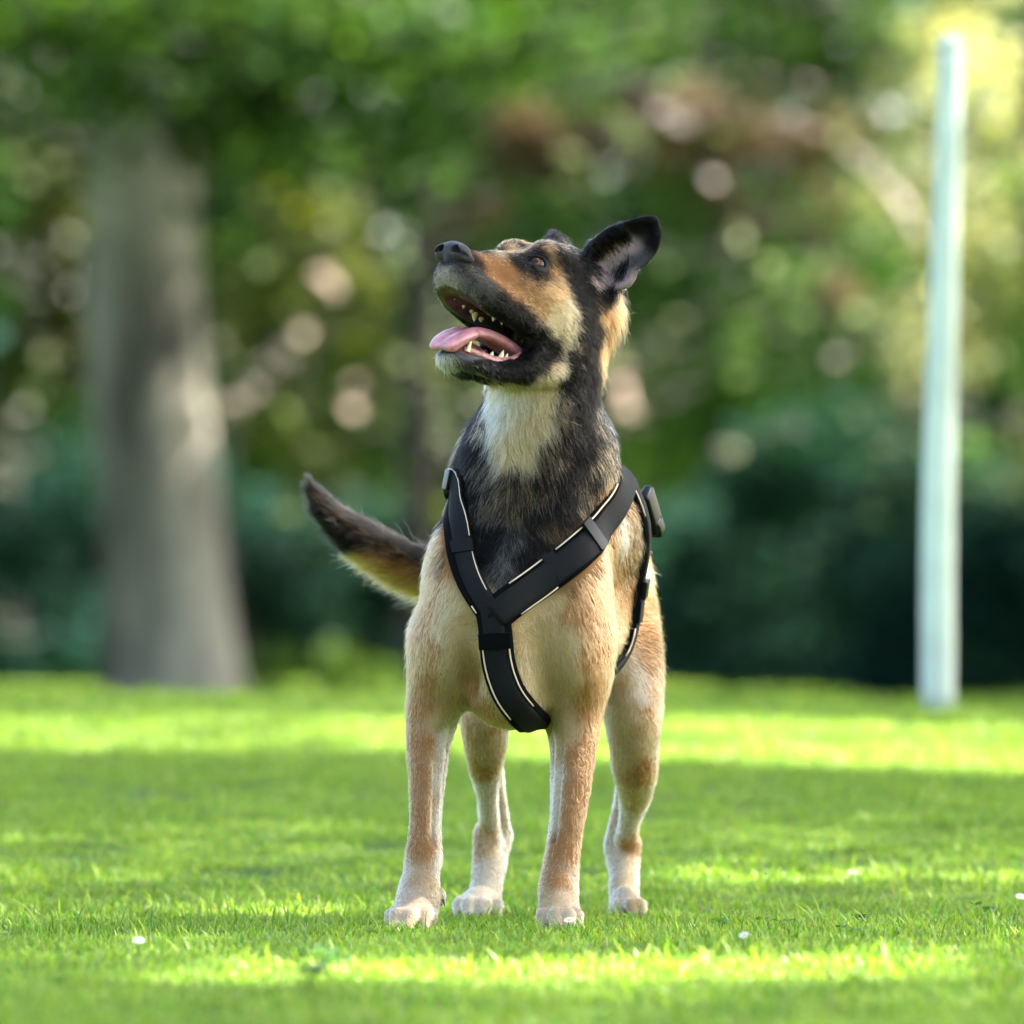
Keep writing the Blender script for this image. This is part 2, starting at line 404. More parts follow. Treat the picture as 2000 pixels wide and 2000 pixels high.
cl = [(1150, 120, 71, .5), (1320, 90, 71, .5), (1500, 120, 70, .5), (1680, 140, 70, .45), (1300, 420, 72, .4), (1500, 560, 72, .4), (1080, 470, 73, .45), (1700, 480, 71, .3), (1560, 400, 71, .22), (1200, 560, 73, .4), (960, 130, 72, .4), (1400, 680, 73, .35), (1720, 300, 70, .22)]
crown_from(cl, 5200, .11, GREEN_MID, t_mid, b, 22)

r = np.random.default_rng(19); k = 40
cs = np.stack([r.uniform(-1.5, 7, k), r.uniform(74, 79, k), r.uniform(7.3, 10, k)], 1); rs = r.uniform(.8, 1.3, k)
C = open_to_sun(clump_points(cs, rs, 12000, r), r); foliage('crown', C, np.full(len(C), .22), GREEN_MID, t_mid, b, r)  # crown added out of view overhead, to shade this slim trunk
# --- leaning small tree by the trunk, its sun glints put into pale sprays
D = 72.0
b = at(455, 1360, D); b[2] = 0
t_small = empty('tree', b, 'small tree leaning right beside the thick trunk, sun glints put into pale sprays', 'tree')
V, F = tube([b + (0, 0, -.1), at(445, 1100, D), at(445, 900, D), at(475, 790, D), at(560, 660, D - .2), at(620, 540, D - .3), at(680, 420, D - .4)], [.035, .03, .03, .03, .025, .02, .015], n=8, rough=.1, seed=2)
mesh_ob('trunk', V, F, bark_brown, t_small, offset=b)
cl = [(560, 520, 72.5, .28), (640, 430, 72.5, .3), (700, 560, 72.5, .3), (560, 400, 72.5, .3), (480, 560, 72.5, .3), (720, 680, 72.5, .3), (600, 930, 72.5, .3), (520, 800, 73, .35), (620, 620, 73, .3)]
crown_from(cl, 2600, .10, GREEN_YEL, t_small, b, 13)
r = np.random.default_rng(55)
sprays = {}
for k, ((px, py), colr) in enumerate(GLINTS):
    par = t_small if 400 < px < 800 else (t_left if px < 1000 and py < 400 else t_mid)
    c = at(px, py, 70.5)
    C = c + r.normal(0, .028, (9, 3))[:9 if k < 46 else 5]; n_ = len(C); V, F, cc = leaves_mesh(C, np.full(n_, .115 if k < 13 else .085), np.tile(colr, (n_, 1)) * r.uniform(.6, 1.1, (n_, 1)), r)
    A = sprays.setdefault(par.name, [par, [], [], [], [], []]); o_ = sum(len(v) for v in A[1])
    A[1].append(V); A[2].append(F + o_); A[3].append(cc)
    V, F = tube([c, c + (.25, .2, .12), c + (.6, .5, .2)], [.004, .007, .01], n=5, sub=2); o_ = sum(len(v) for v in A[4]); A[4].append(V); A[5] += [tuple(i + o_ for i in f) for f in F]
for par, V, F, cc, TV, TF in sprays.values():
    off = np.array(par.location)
    o = mesh_ob('glint_spray', np.concatenate(V), np.concatenate(F), glint_leaf, par, smooth=False, offset=off); point_color(o.data, 'leaf', np.concatenate(cc)); o['kind'] = 'stuff'
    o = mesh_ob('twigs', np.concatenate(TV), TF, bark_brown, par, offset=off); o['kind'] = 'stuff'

# --- unseen dark tree added left of the picture; it keeps the light off the left of the thick trunk
b = np.array([-8.2, 66, 0]); t_out = empty('tree', b, 'unseen dark tree added outside the left edge to darken the thick trunk', 'tree')
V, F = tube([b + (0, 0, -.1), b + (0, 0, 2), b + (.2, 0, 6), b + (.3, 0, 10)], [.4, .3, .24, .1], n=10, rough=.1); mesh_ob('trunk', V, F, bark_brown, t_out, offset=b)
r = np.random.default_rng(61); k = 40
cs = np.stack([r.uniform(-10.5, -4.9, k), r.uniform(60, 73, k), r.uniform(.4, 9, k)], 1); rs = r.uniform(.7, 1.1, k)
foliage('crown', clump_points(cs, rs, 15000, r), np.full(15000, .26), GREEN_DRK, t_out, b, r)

# --- pole
D = 19.95
b = at(1832, 1378, D); b[2] = float(ground_z([b[0]], [b[1]])[0]) - .01
pole = empty('pole', b, 'pale weathered post standing on the grassy bank at the right', 'pole')
paint = material('weathered_white_paint', (.50, .56, .48), rough=.55, spec=.3, var=.10, var_scale=9)
V, F = tube([b, at(1833, 1000, D), at(1843, 600, D), at(1852, 300, D), at(1856, 100, D)], [.0375, .0370, .0320, .0290, .0265], n=28)
mesh_ob('shaft', V, F, paint, pole, offset=b)
V, F = tube([at(1856, 101, D), at(1856, 85, D), at(1856, 74, D), at(1856, 68, D)], [.0285, .0285, .020, .007], n=28, sub=2)
mesh_ob('cap', V, F, paint, pole, offset=b)

# --- shrubs along the far edge of the lawn (each one its own)
r0 = np.random.default_rng(31)
shrubs = [(-60, 1350, 84, 1.5, 1.9), (150, 1350, 88, 1.3, 1.7), (300, 1348, 90, 1.5, 1.8), (470, 1350, 86, 1.4, 1.5), (640, 1348, 90, 1.5, 1.7), (800, 1346, 91, 1.4, 1.6),
          (960, 1346, 91, 1.5, 1.8), (1120, 1346, 90, 1.4, 1.6), (1290, 1346, 89, 1.5, 1.7), (1440, 1350, 84, 1.4, 1.6), (1580, 1355, 79, 1.4, 1.6), (1720, 1362, 73, 1.3, 1.5), (1890, 1368, 68, 1.3, 1.5), (2050, 1376, 64, 1.3, 1.5)]
slabels = ['dark evergreen shrub at the far left edge of the picture', 'dark shrub between the left edge and the thick trunk', 'dark shrub right behind the thick grey trunk', 'dark green shrub just right of the thick trunk',
           'dark shrub left of the dog under the tail', 'dark shrub behind the slim tree', 'dark shrub hidden behind the dog on the left', 'dark shrub behind the chest of the dog', 'dark green shrub just right of the dog',
           'dark shrub second to the right of the dog', 'blue-green dark shrub midway between dog and pole', 'very dark shrub immediately left of the pole', 'dark shrub immediately right of the pole', 'dark shrub at the far right edge of the picture']
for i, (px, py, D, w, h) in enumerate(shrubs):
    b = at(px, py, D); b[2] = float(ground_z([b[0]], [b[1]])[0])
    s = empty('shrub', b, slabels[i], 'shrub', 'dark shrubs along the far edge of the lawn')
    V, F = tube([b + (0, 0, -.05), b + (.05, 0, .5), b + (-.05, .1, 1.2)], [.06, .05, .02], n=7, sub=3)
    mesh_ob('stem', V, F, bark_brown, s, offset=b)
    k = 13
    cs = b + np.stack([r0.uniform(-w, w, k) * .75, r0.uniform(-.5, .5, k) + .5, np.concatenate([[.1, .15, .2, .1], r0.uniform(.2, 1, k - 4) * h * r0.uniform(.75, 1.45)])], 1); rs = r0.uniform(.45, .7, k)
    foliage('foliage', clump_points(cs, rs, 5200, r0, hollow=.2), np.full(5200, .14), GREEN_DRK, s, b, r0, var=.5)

# two light green bushes at the foot of the far edge
for px, py, D, lab in ((505, 1352, 68, 'small light green bush at the foot of the thick trunk'), (715, 1356, 70, 'small light green bush between the thick trunk and the dog')):
    b = at(px, py, D); b[2] = 0; s = empty('bush', b, lab, 'bush', 'small light bushes on the far lawn')
    V, F = tube([b, b + (.02, 0, .2), b + (-.02, 0, .4)], [.02, .015, .006], n=6, sub=2); mesh_ob('stem', V, F, bark_brown, s, offset=b)
    cs = b + np.stack([r0.uniform(-.22, .22, 6), r0.uniform(-.1, .1, 6), r0.uniform(.08, .30, 6)], 1)
    foliage('foliage', clump_points(cs, np.full(6, .16), 700, r0, hollow=.2), np.full(700, .06), (np.array([.06, .13, .02]), np.array([.14, .24, .03])), s, b, r0)

# --- wood behind: every tree with its own crown and trunk
wood = [(-150, 98, 0, 'mid green tree beyond the shrubs, cut by the left edge'), (120, 101, 2, 'yellow-green tree beyond the shrubs left of the thick trunk'), (400, 99, 1, 'mid green tree beyond the shrubs behind the thick trunk'),
        (640, 103, 2, 'olive-green tree beyond the shrubs above the tail of the dog'), (900, 100, 0, 'mid green tree beyond the shrubs behind the slim tree'), (1150, 104, 0, 'mid green tree beyond the shrubs behind the head of the dog'),
        (1380, 99, 1, 'fresh green tree beyond the shrubs right of the head of the dog'), (1600, 97, 0, 'mid green tree beyond the shrubs left of the pole'), (1830, 93, 1, 'fresh green tree beyond the shrubs behind the pole'), (2040, 88, 2, 'bright yellow-green tree at the right edge, sunlight put into its leaf colours')]
pal = [GREEN_MID, (np.array([.012, .050, .014]), np.array([.065, .125, .020])), GREEN_YEL]
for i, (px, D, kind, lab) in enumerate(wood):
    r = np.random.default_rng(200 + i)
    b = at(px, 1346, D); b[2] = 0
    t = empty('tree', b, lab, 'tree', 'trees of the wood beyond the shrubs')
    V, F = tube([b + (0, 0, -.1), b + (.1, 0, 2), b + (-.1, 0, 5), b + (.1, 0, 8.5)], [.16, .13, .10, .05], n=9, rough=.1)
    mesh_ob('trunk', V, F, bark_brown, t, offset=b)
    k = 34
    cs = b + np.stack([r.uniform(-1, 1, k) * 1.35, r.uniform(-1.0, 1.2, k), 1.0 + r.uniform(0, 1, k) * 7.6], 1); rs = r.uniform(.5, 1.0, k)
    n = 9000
    foliage('crown', clump_points(cs, rs, n, r, hollow=.25), np.full(n, .17), (pal[kind] if px < 2000 else (np.array([.20, .25, .12]), np.array([.46, .46, .30]))), t, b, r, var=.6)  # right-edge tree: its sunlight is put into much paler leaf colours
# closing thicket far behind: reads as one dark mass
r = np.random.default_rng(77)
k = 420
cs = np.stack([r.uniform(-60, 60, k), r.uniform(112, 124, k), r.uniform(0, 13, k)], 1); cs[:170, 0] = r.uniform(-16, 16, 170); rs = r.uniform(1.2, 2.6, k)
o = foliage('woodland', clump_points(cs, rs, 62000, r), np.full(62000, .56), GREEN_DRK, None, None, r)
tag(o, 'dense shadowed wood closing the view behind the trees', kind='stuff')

# --- row of park trees to the right of the camera's line of sight: they shade the lawn
def lit(x, y):
    """share of open sky towards the sun above a ground point: where the crowns leave gaps"""
    s = np.zeros(len(x))
    edge = lambda v, a, b, w: np.clip((v - a) / w, 0, 1) * np.clip((b - v) / w, 0, 1)
    n1 = vnoise(np.stack([x, y, x * 0], 1), 1.3, 8)
    s = np.maximum(s, edge(y, 16.9 + .25 * n1 + .5 * (x < -.2), 19.3 + .15 * n1, .25) * edge(x, -2.6, 2.2, .2) * np.where(x > -.5, 1, .75))
    s = np.maximum(s, edge(y, 12.25, 12.90, .06) * edge(x, -1.3, -.20, .06) * np.where(x < -.42, .5, 1))
    s = np.maximum(s, edge(y, 12.9, 17, .3) * .05)
    s = np.maximum(s, edge(y, 10.02 + .05 * n1, 10.92 + .05 * n1, .06) * edge(x, -.48, .60, .12))
    s = np.maximum(s, edge(y, 13.55, 13.95, .06) * edge(x, .10, 1.0, .1) * .85)
    s = np.maximum(s, edge(y, 11.72, 12.03, .05) * edge(x, -.72, -.44, .05) * .32)
    s = np.maximum(s, np.where(y < 10.1, np.where(x > -.22 + .15 * n1, .5, .08), 0))
    return s
prow = [(7.6, 5), (8.6, 12.5), (7.4, 20), (8.6, 28), (9.4, 37), (8.2, 46), (9, 55), (9.6, 64)]
plab = ['park tree with a spreading crown standing beside the camera, out of the picture', 'park tree out of the picture to the right of the dog', 'third park tree of the row right of the lawn', 'fourth park tree of the row right of the lawn',
        'fifth park tree of the row right of the lawn', 'sixth park tree of the row right of the lawn', 'seventh park tree of the row right of the lawn', 'last park tree of the row right of the lawn']
for i, (tx, ty) in enumerate(prow):
    r = np.random.default_rng(300 + i)
    b = np.array([tx + 1.5, ty + 1.5, 0])
    t = empty('tree', b, plab[i], 'tree', 'row of park trees right of the lawn')
    V, F = tube([b + (0, 0, -.1), b + (0, 0, 3), b + (-.2, 0, 7), b + (-.1, 0, 10)], [.3, .24, .18, .08], n=10, rough=.08)
    mesh_ob('trunk', V, F, bark_grey, t, offset=b)
    for q in range(5):
        a = q * 1.257 + .3
        e = b + np.array([math.cos(a) * 3, math.sin(a) * 3.2, 8.0 + q * .3])
        V, F = tube([b + (0, 0, 4 + q * .6), b + (math.cos(a) * 1.2, math.sin(a) * 1.3, 6.2 + q * .4), e], [.12, .08, .03], n=7)
        mesh_ob('limb', V, F, bark_grey, t, offset=b)
    n = 42000 if i < 3 else 17000
    size = .125 if i < 3 else .25
    C = np.stack([tx + r.uniform(-4.0, 4.6, n), ty + 1.9 + r.uniform(-4.8, 4.8, n), 7.0 + r.uniform(0, 3.0, n)], 1)
    C[:, 2] += 1.0 * np.cos((C[:, 0] - tx) / 3.2)
    tt = C[:, 2] / SUN[2]
    gx_, gy_ = C[:, 0] - tt * SUN[0], C[:, 1] - tt * SUN[1]
    keep = r.uniform(0, 1, n) > lit(gx_, gy_)
    C = C[keep]
    foliage('crown', C, np.full(len(C), size), GREEN_MID, t, b, r)
# ================================================================ dog geometry as a signed distance field
FP=17400.0; D0=12.0; ZC=0.38; YH=1272.0
def P(px,py,y):
    d=D0+y
    return np.array([(px-1000)/FP*d, d, ZC+(YH-py)/FP*d])
# ---- head frame (forward, left, up) ----
def _rot(y,p,r):
    base=np.array([[0,1,0],[-1,0,0],[0,0,1]],float)
    c,s=math.cos,math.sin
    Rx=np.array([[1,0,0],[0,c(r),-s(r)],[0,s(r),c(r)]])
    Ry=np.array([[c(-p),0,s(-p)],[0,1,0],[-s(-p),0,c(-p)]])
    Rz=np.array([[c(y),-s(y),0],[s(y),c(y),0],[0,0,1]])
    return base@Rz@Ry@Rx
HR=_rot(math.radians(-42),math.radians(20),math.radians(-3)); HS=1.2
HO=P(1049,585,0.02)
def H(f,l,u): return HO+HS*(HR@np.array([f,l,u],float))

def resample(pts,n):
    X=np.array([list(p)+[r] for p,r in pts],float);out=[]
    for k in range(len(X)-1):
        p0=X[max(k-1,0)];p1=X[k];p2=X[k+1];p3=X[min(k+2,len(X)-1)]
        for q in range(n):
            t=q/n
            out.append(.5*((2*p1)+(-p0+p2)*t+(2*p0-5*p1+4*p2-p3)*t*t+(-p0+3*p1-3*p2+p3)*t**3))
    out.append(X[-1])
    return [(o[:3],o[3]) for o in out]

class Field:
    def __init__(s,xs,ys,zs):
        s.ax=[np.asarray(a,np.float32) for a in (xs,ys,zs)]
        s.F=np.full([len(a) for a in s.ax],0.2,np.float32)
    def box(s,lo,hi):
        sl=[];g=[]
        for a,l,h in zip(s.ax,lo,hi):
            i0=max(int(np.searchsorted(a,l))-1,0);i1=min(int(np.searchsorted(a,h))+1,len(a))
            sl.append(slice(i0,i1))
        if any(q.stop<=q.start for q in sl): return None,None
        x=s.ax[0][sl[0]][:,None,None];y=s.ax[1][sl[1]][None,:,None];z=s.ax[2][sl[2]][None,None,:]
        return tuple(sl),(x,y,z)
    def comb(s,sl,d,k,op):
        f=s.F[sl]
        if op>0:
            h=np.maximum(k-np.abs(f-d),0)/k
            s.F[sl]=np.minimum(f,d)-h*h*k*.25
        else:
            d=-d
            h=np.maximum(k-np.abs(f-d),0)/k
            s.F[sl]=np.maximum(f,d)+h*h*k*.25
    def cone(s,a,b,r1,r2,k=.02,op=1,sc=(1,1,1),axes=None,pad=0):
        a=np.asarray(a,float);b=np.asarray(b,float);sc=np.asarray(sc,float)
        m=max(r1,r2)*max(sc)+k+.012+pad
        sl,g=s.box(np.minimum(a,b)-m,np.maximum(a,b)+m)
        if sl is None:return
        q=[g[i]-np.float32(a[i]) for i in range(3)];ba=b-a
        if axes is not None:
            A=np.asarray(axes,float)  # rows = axes
            q=[q[0]*np.float32(A[i][0])+q[1]*np.float32(A[i][1])+q[2]*np.float32(A[i][2]) for i in range(3)]
            ba=A@ba
        q=[q[i]/np.float32(sc[i]) for i in range(3)];ba=ba/sc
        L=float(ba@ba)+1e-12
        t=np.clip((q[0]*np.float32(ba[0])+q[1]*np.float32(ba[1])+q[2]*np.float32(ba[2]))/np.float32(L),0,1)
        d=np.sqrt((q[0]-t*np.float32(ba[0]))**2+(q[1]-t*np.float32(ba[1]))**2+(q[2]-t*np.float32(ba[2]))**2)-(np.float32(r1)+t*np.float32(r2-r1))
        s.comb(sl,d*np.float32(min(1,min(sc)) if min(sc)<1 else 1),k,op)
    def chain(s,pts,k=.02,sc=(1,1,1),axes=None,op=1,ki=.004):
        # joints of one limb are joined among themselves first, so they do not bulge
        if len(pts)>2: pts=resample(pts,9)
        C=np.array([p for p,_ in pts]);m=max(r for _,r in pts)*max(sc)+k+.02
        sl,g=s.box(C.min(0)-m,C.max(0)+m)
        if sl is None:return
        t=Field.__new__(Field);t.ax=[s.ax[i][sl[i]] for i in range(3)]
        t.F=np.full([len(a) for a in t.ax],.2,np.float32)
        for (a,ra),(b,rb) in zip(pts[:-1],pts[1:]): t.cone(a,b,ra,rb,.0012,1,sc,axes,pad=k)
        s.comb(sl,t.F,k,op)
    def ell(s,c,r,k=.02,op=1,axes=None):
        c=np.asarray(c,float);r=np.asarray(r,float);m=max(r)+k+.012
        sl,g=s.box(c-m,c+m)
        if sl is None:return
        q=[g[i]-np.float32(c[i]) for i in range(3)]
        if axes is not None:
            A=np.asarray(axes,float)
            q=[q[0]*np.float32(A[i][0])+q[1]*np.float32(A[i][1])+q[2]*np.float32(A[i][2]) for i in range(3)]
        k0=np.sqrt(sum((q[i]/np.float32(r[i]))**2 for i in range(3)))
        k1=np.sqrt(sum((q[i]/np.float32(r[i]**2))**2 for i in range(3)))+1e-6
        s.comb(sl,np.where(k0<.05,-min(r),k0*(k0-1)/k1).astype(np.float32),k,op)
    def mesh(s,smooth=2):
        F=s.F;ins=F<0
        n=F.shape;cn=(n[0]-1,n[1]-1,n[2]-1)
        cnt=np.zeros(cn,np.uint8)
        for i in (0,1):
            for j in (0,1):
                for k in (0,1):
                    cnt+=ins[i:n[0]-1+i,j:n[1]-1+j,k:n[2]-1+k]
        act=np.flatnonzero((cnt>0)&(cnt<8));del cnt
        ci=np.stack(np.unravel_index(act,cn),1)
        acc=np.zeros((len(act),3));num=np.zeros(len(act))
        val={};
        for i in (0,1):
            for j in (0,1):
                for k in (0,1): val[i,j,k]=F[ci[:,0]+i,ci[:,1]+j,ci[:,2]+k].astype(float)
        pos=lambda i,j,k:np.stack([s.ax[0][ci[:,0]+i],s.ax[1][ci[:,1]+j],s.ax[2][ci[:,2]+k]],1).astype(float)
        cs=list(val)
        for a in cs:
            for b in cs:
                if sum(b)-sum(a)==1 and sum(abs(b[q]-a[q]) for q in range(3))==1:
                    va,vb=val[a],val[b];m=(va<0)!=(vb<0)
                    t=np.where(m,va/np.where(m,va-vb,1),0)[:,None]
                    p=pos(*a)*(1-t)+pos(*b)*t
                    acc+=p*m[:,None];num+=m
        V=acc/num[:,None]
        quads=[]
        for ax in range(3):
            sl0=[slice(None)]*3;sl1=[slice(None)]*3
            sl0[ax]=slice(0,-1);sl1[ax]=slice(1,None)
            A=ins[tuple(sl0)];B=ins[tuple(sl1)]
            e=np.flatnonzero(A!=B);ei=np.stack(np.unravel_index(e,A.shape),1)
            o=[q for q in range(3) if q!=ax]
            ok=(ei[:,o[0]]>0)&(ei[:,o[1]]>0)&(ei[:,o[0]]<cn[o[0]])&(ei[:,o[1]]<cn[o[1]])
            ei=ei[ok];flip=A.ravel()[e[ok]]
            c=[]
            for (u,v) in ((0,0),(1,0),(1,1),(0,1)):
                q=ei.copy();q[:,o[0]]-=1-u;q[:,o[1]]-=1-v
                c.append(np.searchsorted(act,np.ravel_multi_index(q.T,cn)))
            c=np.stack(c,1)
            if ax==1: flip=~flip
            c[~flip]=c[~flip][:,::-1]
            quads.append(c)
        Q=np.concatenate(quads)
        # laplacian smoothing
        E=np.concatenate([Q[:,[0,1]],Q[:,[1,2]],Q[:,[2,3]],Q[:,[3,0]]]);E=np.concatenate([E,E[:,::-1]])
        deg=np.bincount(E[:,0],minlength=len(V))[:,None]
        for it in range(smooth):
            for lam in (.5,-.48) :
                S=np.stack([np.bincount(E[:,0],V[E[:,1],q],len(V)) for q in range(3)],1)/deg
                V=V+lam*(S-V)
        return V,Q

def axis(segs):
    out=[]
    for lo,hi,st in segs: out.append(np.arange(lo,hi,st))
    return np.concatenate(out)

def leg_pts(rows):
    out=[]
    for px,py,y,r in rows:
        out.append((P(px,py,y),r*(D0+y)/D0))
    return out
def rib(w0,w1): pass

def body_axis(y): return -0.006+0.225*y

def paw(f,px,py,y,w,yaw,toes=True,sc=1.0):
    """paw whose sole stands on z=0; w = half width (m)"""
    c=P(px,py,y);c[2]=0
    fx=np.array([math.sin(yaw),-math.cos(yaw),0]);lx=np.array([math.cos(yaw),math.sin(yaw),0]);ux=np.array([0,0,1.])
    A=np.array([lx,fx,ux])
    f.ell(c+fx*.002+ux*.024,(w*.88,.034*sc,.026),k=.014,axes=A)
    q=w/.030
    for i,(o,fw,r) in enumerate(((-.86,.018,.0108*q),(-.30,.042,.0120*q),(.30,.042,.0120*q),(.86,.018,.0108*q))):
        b=c+lx*(o*w*.82)+fx*(fw-.022)*sc+ux*.029
        m=c+lx*(o*w*.98)+fx*(fw+.004)*sc+ux*.024
        t=c+lx*(o*w*1.0)+fx*(fw+.016)*sc+ux*.0115
        f.cone(b,m,r*1.0,r*1.12,k=.006);f.cone(m,t,r*1.12,r*.85,k=.0025)
    return c,fx,lx

def build_dog():
    xs=axis([(-.37,-.135,.004),(-.135,.28,.0022)]);
    ys=axis([(11.82,12.14,.0022),(12.14,12.86,.004)])
    zs=axis([(-.02,.70,.0034),(.70,1.0,.0018)])
    f=Field(xs,ys,zs)
    yawb=math.atan(.225)
    A=np.array([[math.cos(yawb),-math.sin(yawb),0],[math.sin(yawb),math.cos(yawb),0],[0,0,1]])
    B=lambda y,z,dx=0:np.array([body_axis(y)+dx,12+y,z])
    # torso
    f.ell(B(.085,.440),(.098,.125,.145),k=.03,axes=A)
    f.ell(B(.24,.455,.006),(.116,.185,.150),k=.04,axes=A)
    f.ell(B(.40,.475,-.006),(.078,.18,.108),k=.04,axes=A)
    f.ell(B(.53,.490,-.012),(.074,.115,.090),k=.04,axes=A)
    f.cone(B(.10,.550),B(.50,.540),.048,.050,k=.04)
    # sternum
    f.ell(P(968,1225,.015),(.047,.062,.080),k=.04)
    f.ell(P(995,1345,.06),(.052,.09,.052),k=.04)
    # shoulders
    f.ell(P(888,1170,.055),(.043,.080,.110),k=.04)
    f.ell(P(1118,1165,.055),(.050,.080,.115),k=.04)
    f.ell(P(866,1262,.045),(.038,.058,.060),k=.03)
    f.ell(P(905,1325,.09),(.026,.03,.035),k=.03)
    f.ell(P(1128,1262,.045),(.038,.058,.070),k=.03)
    f.ell(P(1158,1020,.14),(.046,.070,.060),k=.035)
    f.ell(P(928,1020,.12),(.036,.070,.070),k=.035)
    f.ell(P(1192,1035,.21),(.048,.085,.080),k=.035)
    # fore legs
    sc=(1,1.12,1)
    f.chain(leg_pts([(866,1250,.06,.043),(852,1330,.065,.037),(836,1400,.065,.0285),(832,1455,.06,.0255),(831,1522,.05,.0220),(829,1590,.042,.0190),(826,1640,.04,.0200),(825,1675,.038,.0228),(822,1712,.034,.0240),(818,1745,.022,.0275),(813,1780,.010,.0290)]),k=.025,sc=sc,ki=.012)
    f.ell(P(862,1385,.105),(.020,.028,.04),k=.03)   # elbow
    f.chain(leg_pts([(862,1390,.105,.015),(858,1500,.085,.010),(850,1600,.062,.007),(848,1680,.055,.010)]),k=.015)
    f.chain(leg_pts([(1130,1250,.06,.043),(1133,1330,.065,.038),(1129,1400,.065,.031),(1125,1455,.06,.0275),(1119,1522,.05,.0250),(1111,1590,.042,.0222),(1104,1640,.04,.0212),(1098,1680,.038,.0228),(1093,1715,.034,.0250),(1091,1745,.022,.0260),(1092,1780,.010,.0265)]),k=.025,sc=sc,ki=.012)
    f.ell(P(1096,1385,.105),(.022,.028,.04),k=.03)
    f.chain(leg_pts([(1096,1390,.105,.015),(1090,1500,.085,.010),(1086,1600,.062,.007),(1082,1680,.055,.010)]),k=.015)
    # creases between breast and shoulders, tendons of the fore legs
    f.chain([(P(925,1225,-.045),.008),(P(918,1280,-.03),.009),(P(925,1335,.01),.008)],k=.03,op=-1)
    f.chain([(P(1052,1240,-.045),.008),(P(1068,1300,-.03),.009),(P(1078,1365,.0),.008)],k=.03,op=-1)
    f.chain([(P(856,1430,.045),.004),(P(851,1530,.035),.004),(P(846,1640,.028),.004)],k=.012,op=-1)
    f.chain([(P(1096,1440,.045),.004),(P(1092,1530,.035),.004),(P(1088,1640,.030),.004)],k=.012,op=-1)
    paws=[]
    paws.append(paw(f,808,1823,.0,.0268,-.28))
    paws.append(paw(f,1090,1823,.0,.0255,.10))
    f.ell(P(861,1752,.03),(.006,.010,.013),k=.006)
    f.ell(P(1062,1745,.035),(.006,.010,.012),k=.006)
    # hind legs
    f.chain(leg_pts([(1010,1130,.52,.075),(980,1250,.47,.062),(960,1330,.44,.047),(948,1400,.43,.034),(948,1450,.45,.0285),(948,1500,.49,.021),(952,1556,.53,.0135),(956,1610,.575,.0130),(958,1640,.59,.015)]),k=.04,sc=(1,1.25,1),ki=.012)
    f.chain(leg_pts([(962,1450,.47,.012),(970,1530,.56,.010),(982,1610,.605,.0095),(983,1632,.613,.0120),(974,1665,.605,.013),(963,1700,.585,.0160)]),k=.012,ki=.008)
    f.chain(leg_pts([(945,1625,.59,.0125),(949,1670,.58,.0175),(951,1720,.57,.0205),(944,1775,.55,.0225)]),k=.012,ki=.008)
    paws.append(paw(f,937,1806,.52,.0285,-.10))
    f.chain(leg_pts([(1165,1110,.52,.068),(1198,1215,.50,.060),(1221,1300,.46,.051),(1234,1380,.43,.040),(1238,1440,.44,.034),(1240,1500,.475,.030),(1241,1546,.52,.0225),(1230,1600,.57,.0140),(1222,1640,.60,.0140)]),k=.04,sc=(1,1.25,1),ki=.012)
    f.chain(leg_pts([(1228,1460,.47,.013),(1215,1560,.58,.010),(1200,1625,.615,.0100),(1198,1655,.62,.0120),(1208,1690,.61,.0135)]),k=.012,ki=.008)
    f.chain(leg_pts([(1236,1648,.61,.0115),(1225,1675,.61,.0170),(1219,1720,.59,.0195),(1220,1775,.565,.0200)]),k=.012,ki=.008)
    paws.append(paw(f,1221,1806,.535,.0195,.30))
    # tail
    T=[(1062,1040,.60,.036),(985,1085,.66,.030),(900,1115,.69,.025),(820,1112,.69,.023),(750,1080,.67,.021),(695,1045,.66,.018),(650,1008,.65,.013),(618,968,.64,.007),(606,947,.64,.003)]
    f.chain(leg_pts(T),k=.03,ki=.01)
    # neck
    N=[(1010,1110,.085,.086),(1030,1000,.085,.092),(1045,900,.080,.086),(1054,810,.065,.077),(1062,740,.055,.073),(1078,690,.060,.068),(1084,645,.06,.056)]
    f.chain(leg_pts(N),k=.03,ki=.02)
    f.ell(P(1140,895,.11),(.036,.07,.055),k=.045)
    f.ell(P(948,920,.11),(.034,.06,.055),k=.04)
    f.cone(P(1050,850,.13),P(1010,1000,.26),.055,.060,k=.06)
    # ---- head, local units scaled by HS ----
    HA=HR.T   # rows: f,l,u
    def he(c,r,k=.012,op=1): f.ell(H(*c),np.array(r)*HS,k=k*HS,op=op,axes=HA)
    def hc(a,b,ra,rb,k=.012,op=1,sc=(1,1,1)): f.cone(H(*a),H(*b),ra*HS,rb*HS,k=k*HS,op=op,sc=sc,axes=HA)
    def hch(pts,k=.012,op=1,sc=(1,1,1),ki=.004): f.chain([(H(*p[:3]),p[3]*HS) for p in pts],k=k*HS,op=op,sc=sc,axes=HA,ki=ki*HS)
    he((-.035,0,.019),(.070,.048,.052),k=.03)
    he((.055,0,.010),(.035,.022,.016),k=.03)
    he((-.072,0,.016),(.038,.038,.040),k=.03)
    for s in (1,-1):
        he((.022,.025*s,.040),(.030,.020,.019),k=.02)
        he((.005,.039*s,-.010),(.044,.019,.030),k=.02)
        he((-.022,.034*s,-.040),(.038,.020,.038),k=.022)
        he((.045,.026*s,-.010),(.032,.017,.022),k=.02)
    # muzzle
    hch([(.045,0,-.004,.034),(.085,0,-.010,.029),(.128,0,-.015,.0225)],k=.022,sc=(1,.92,1))
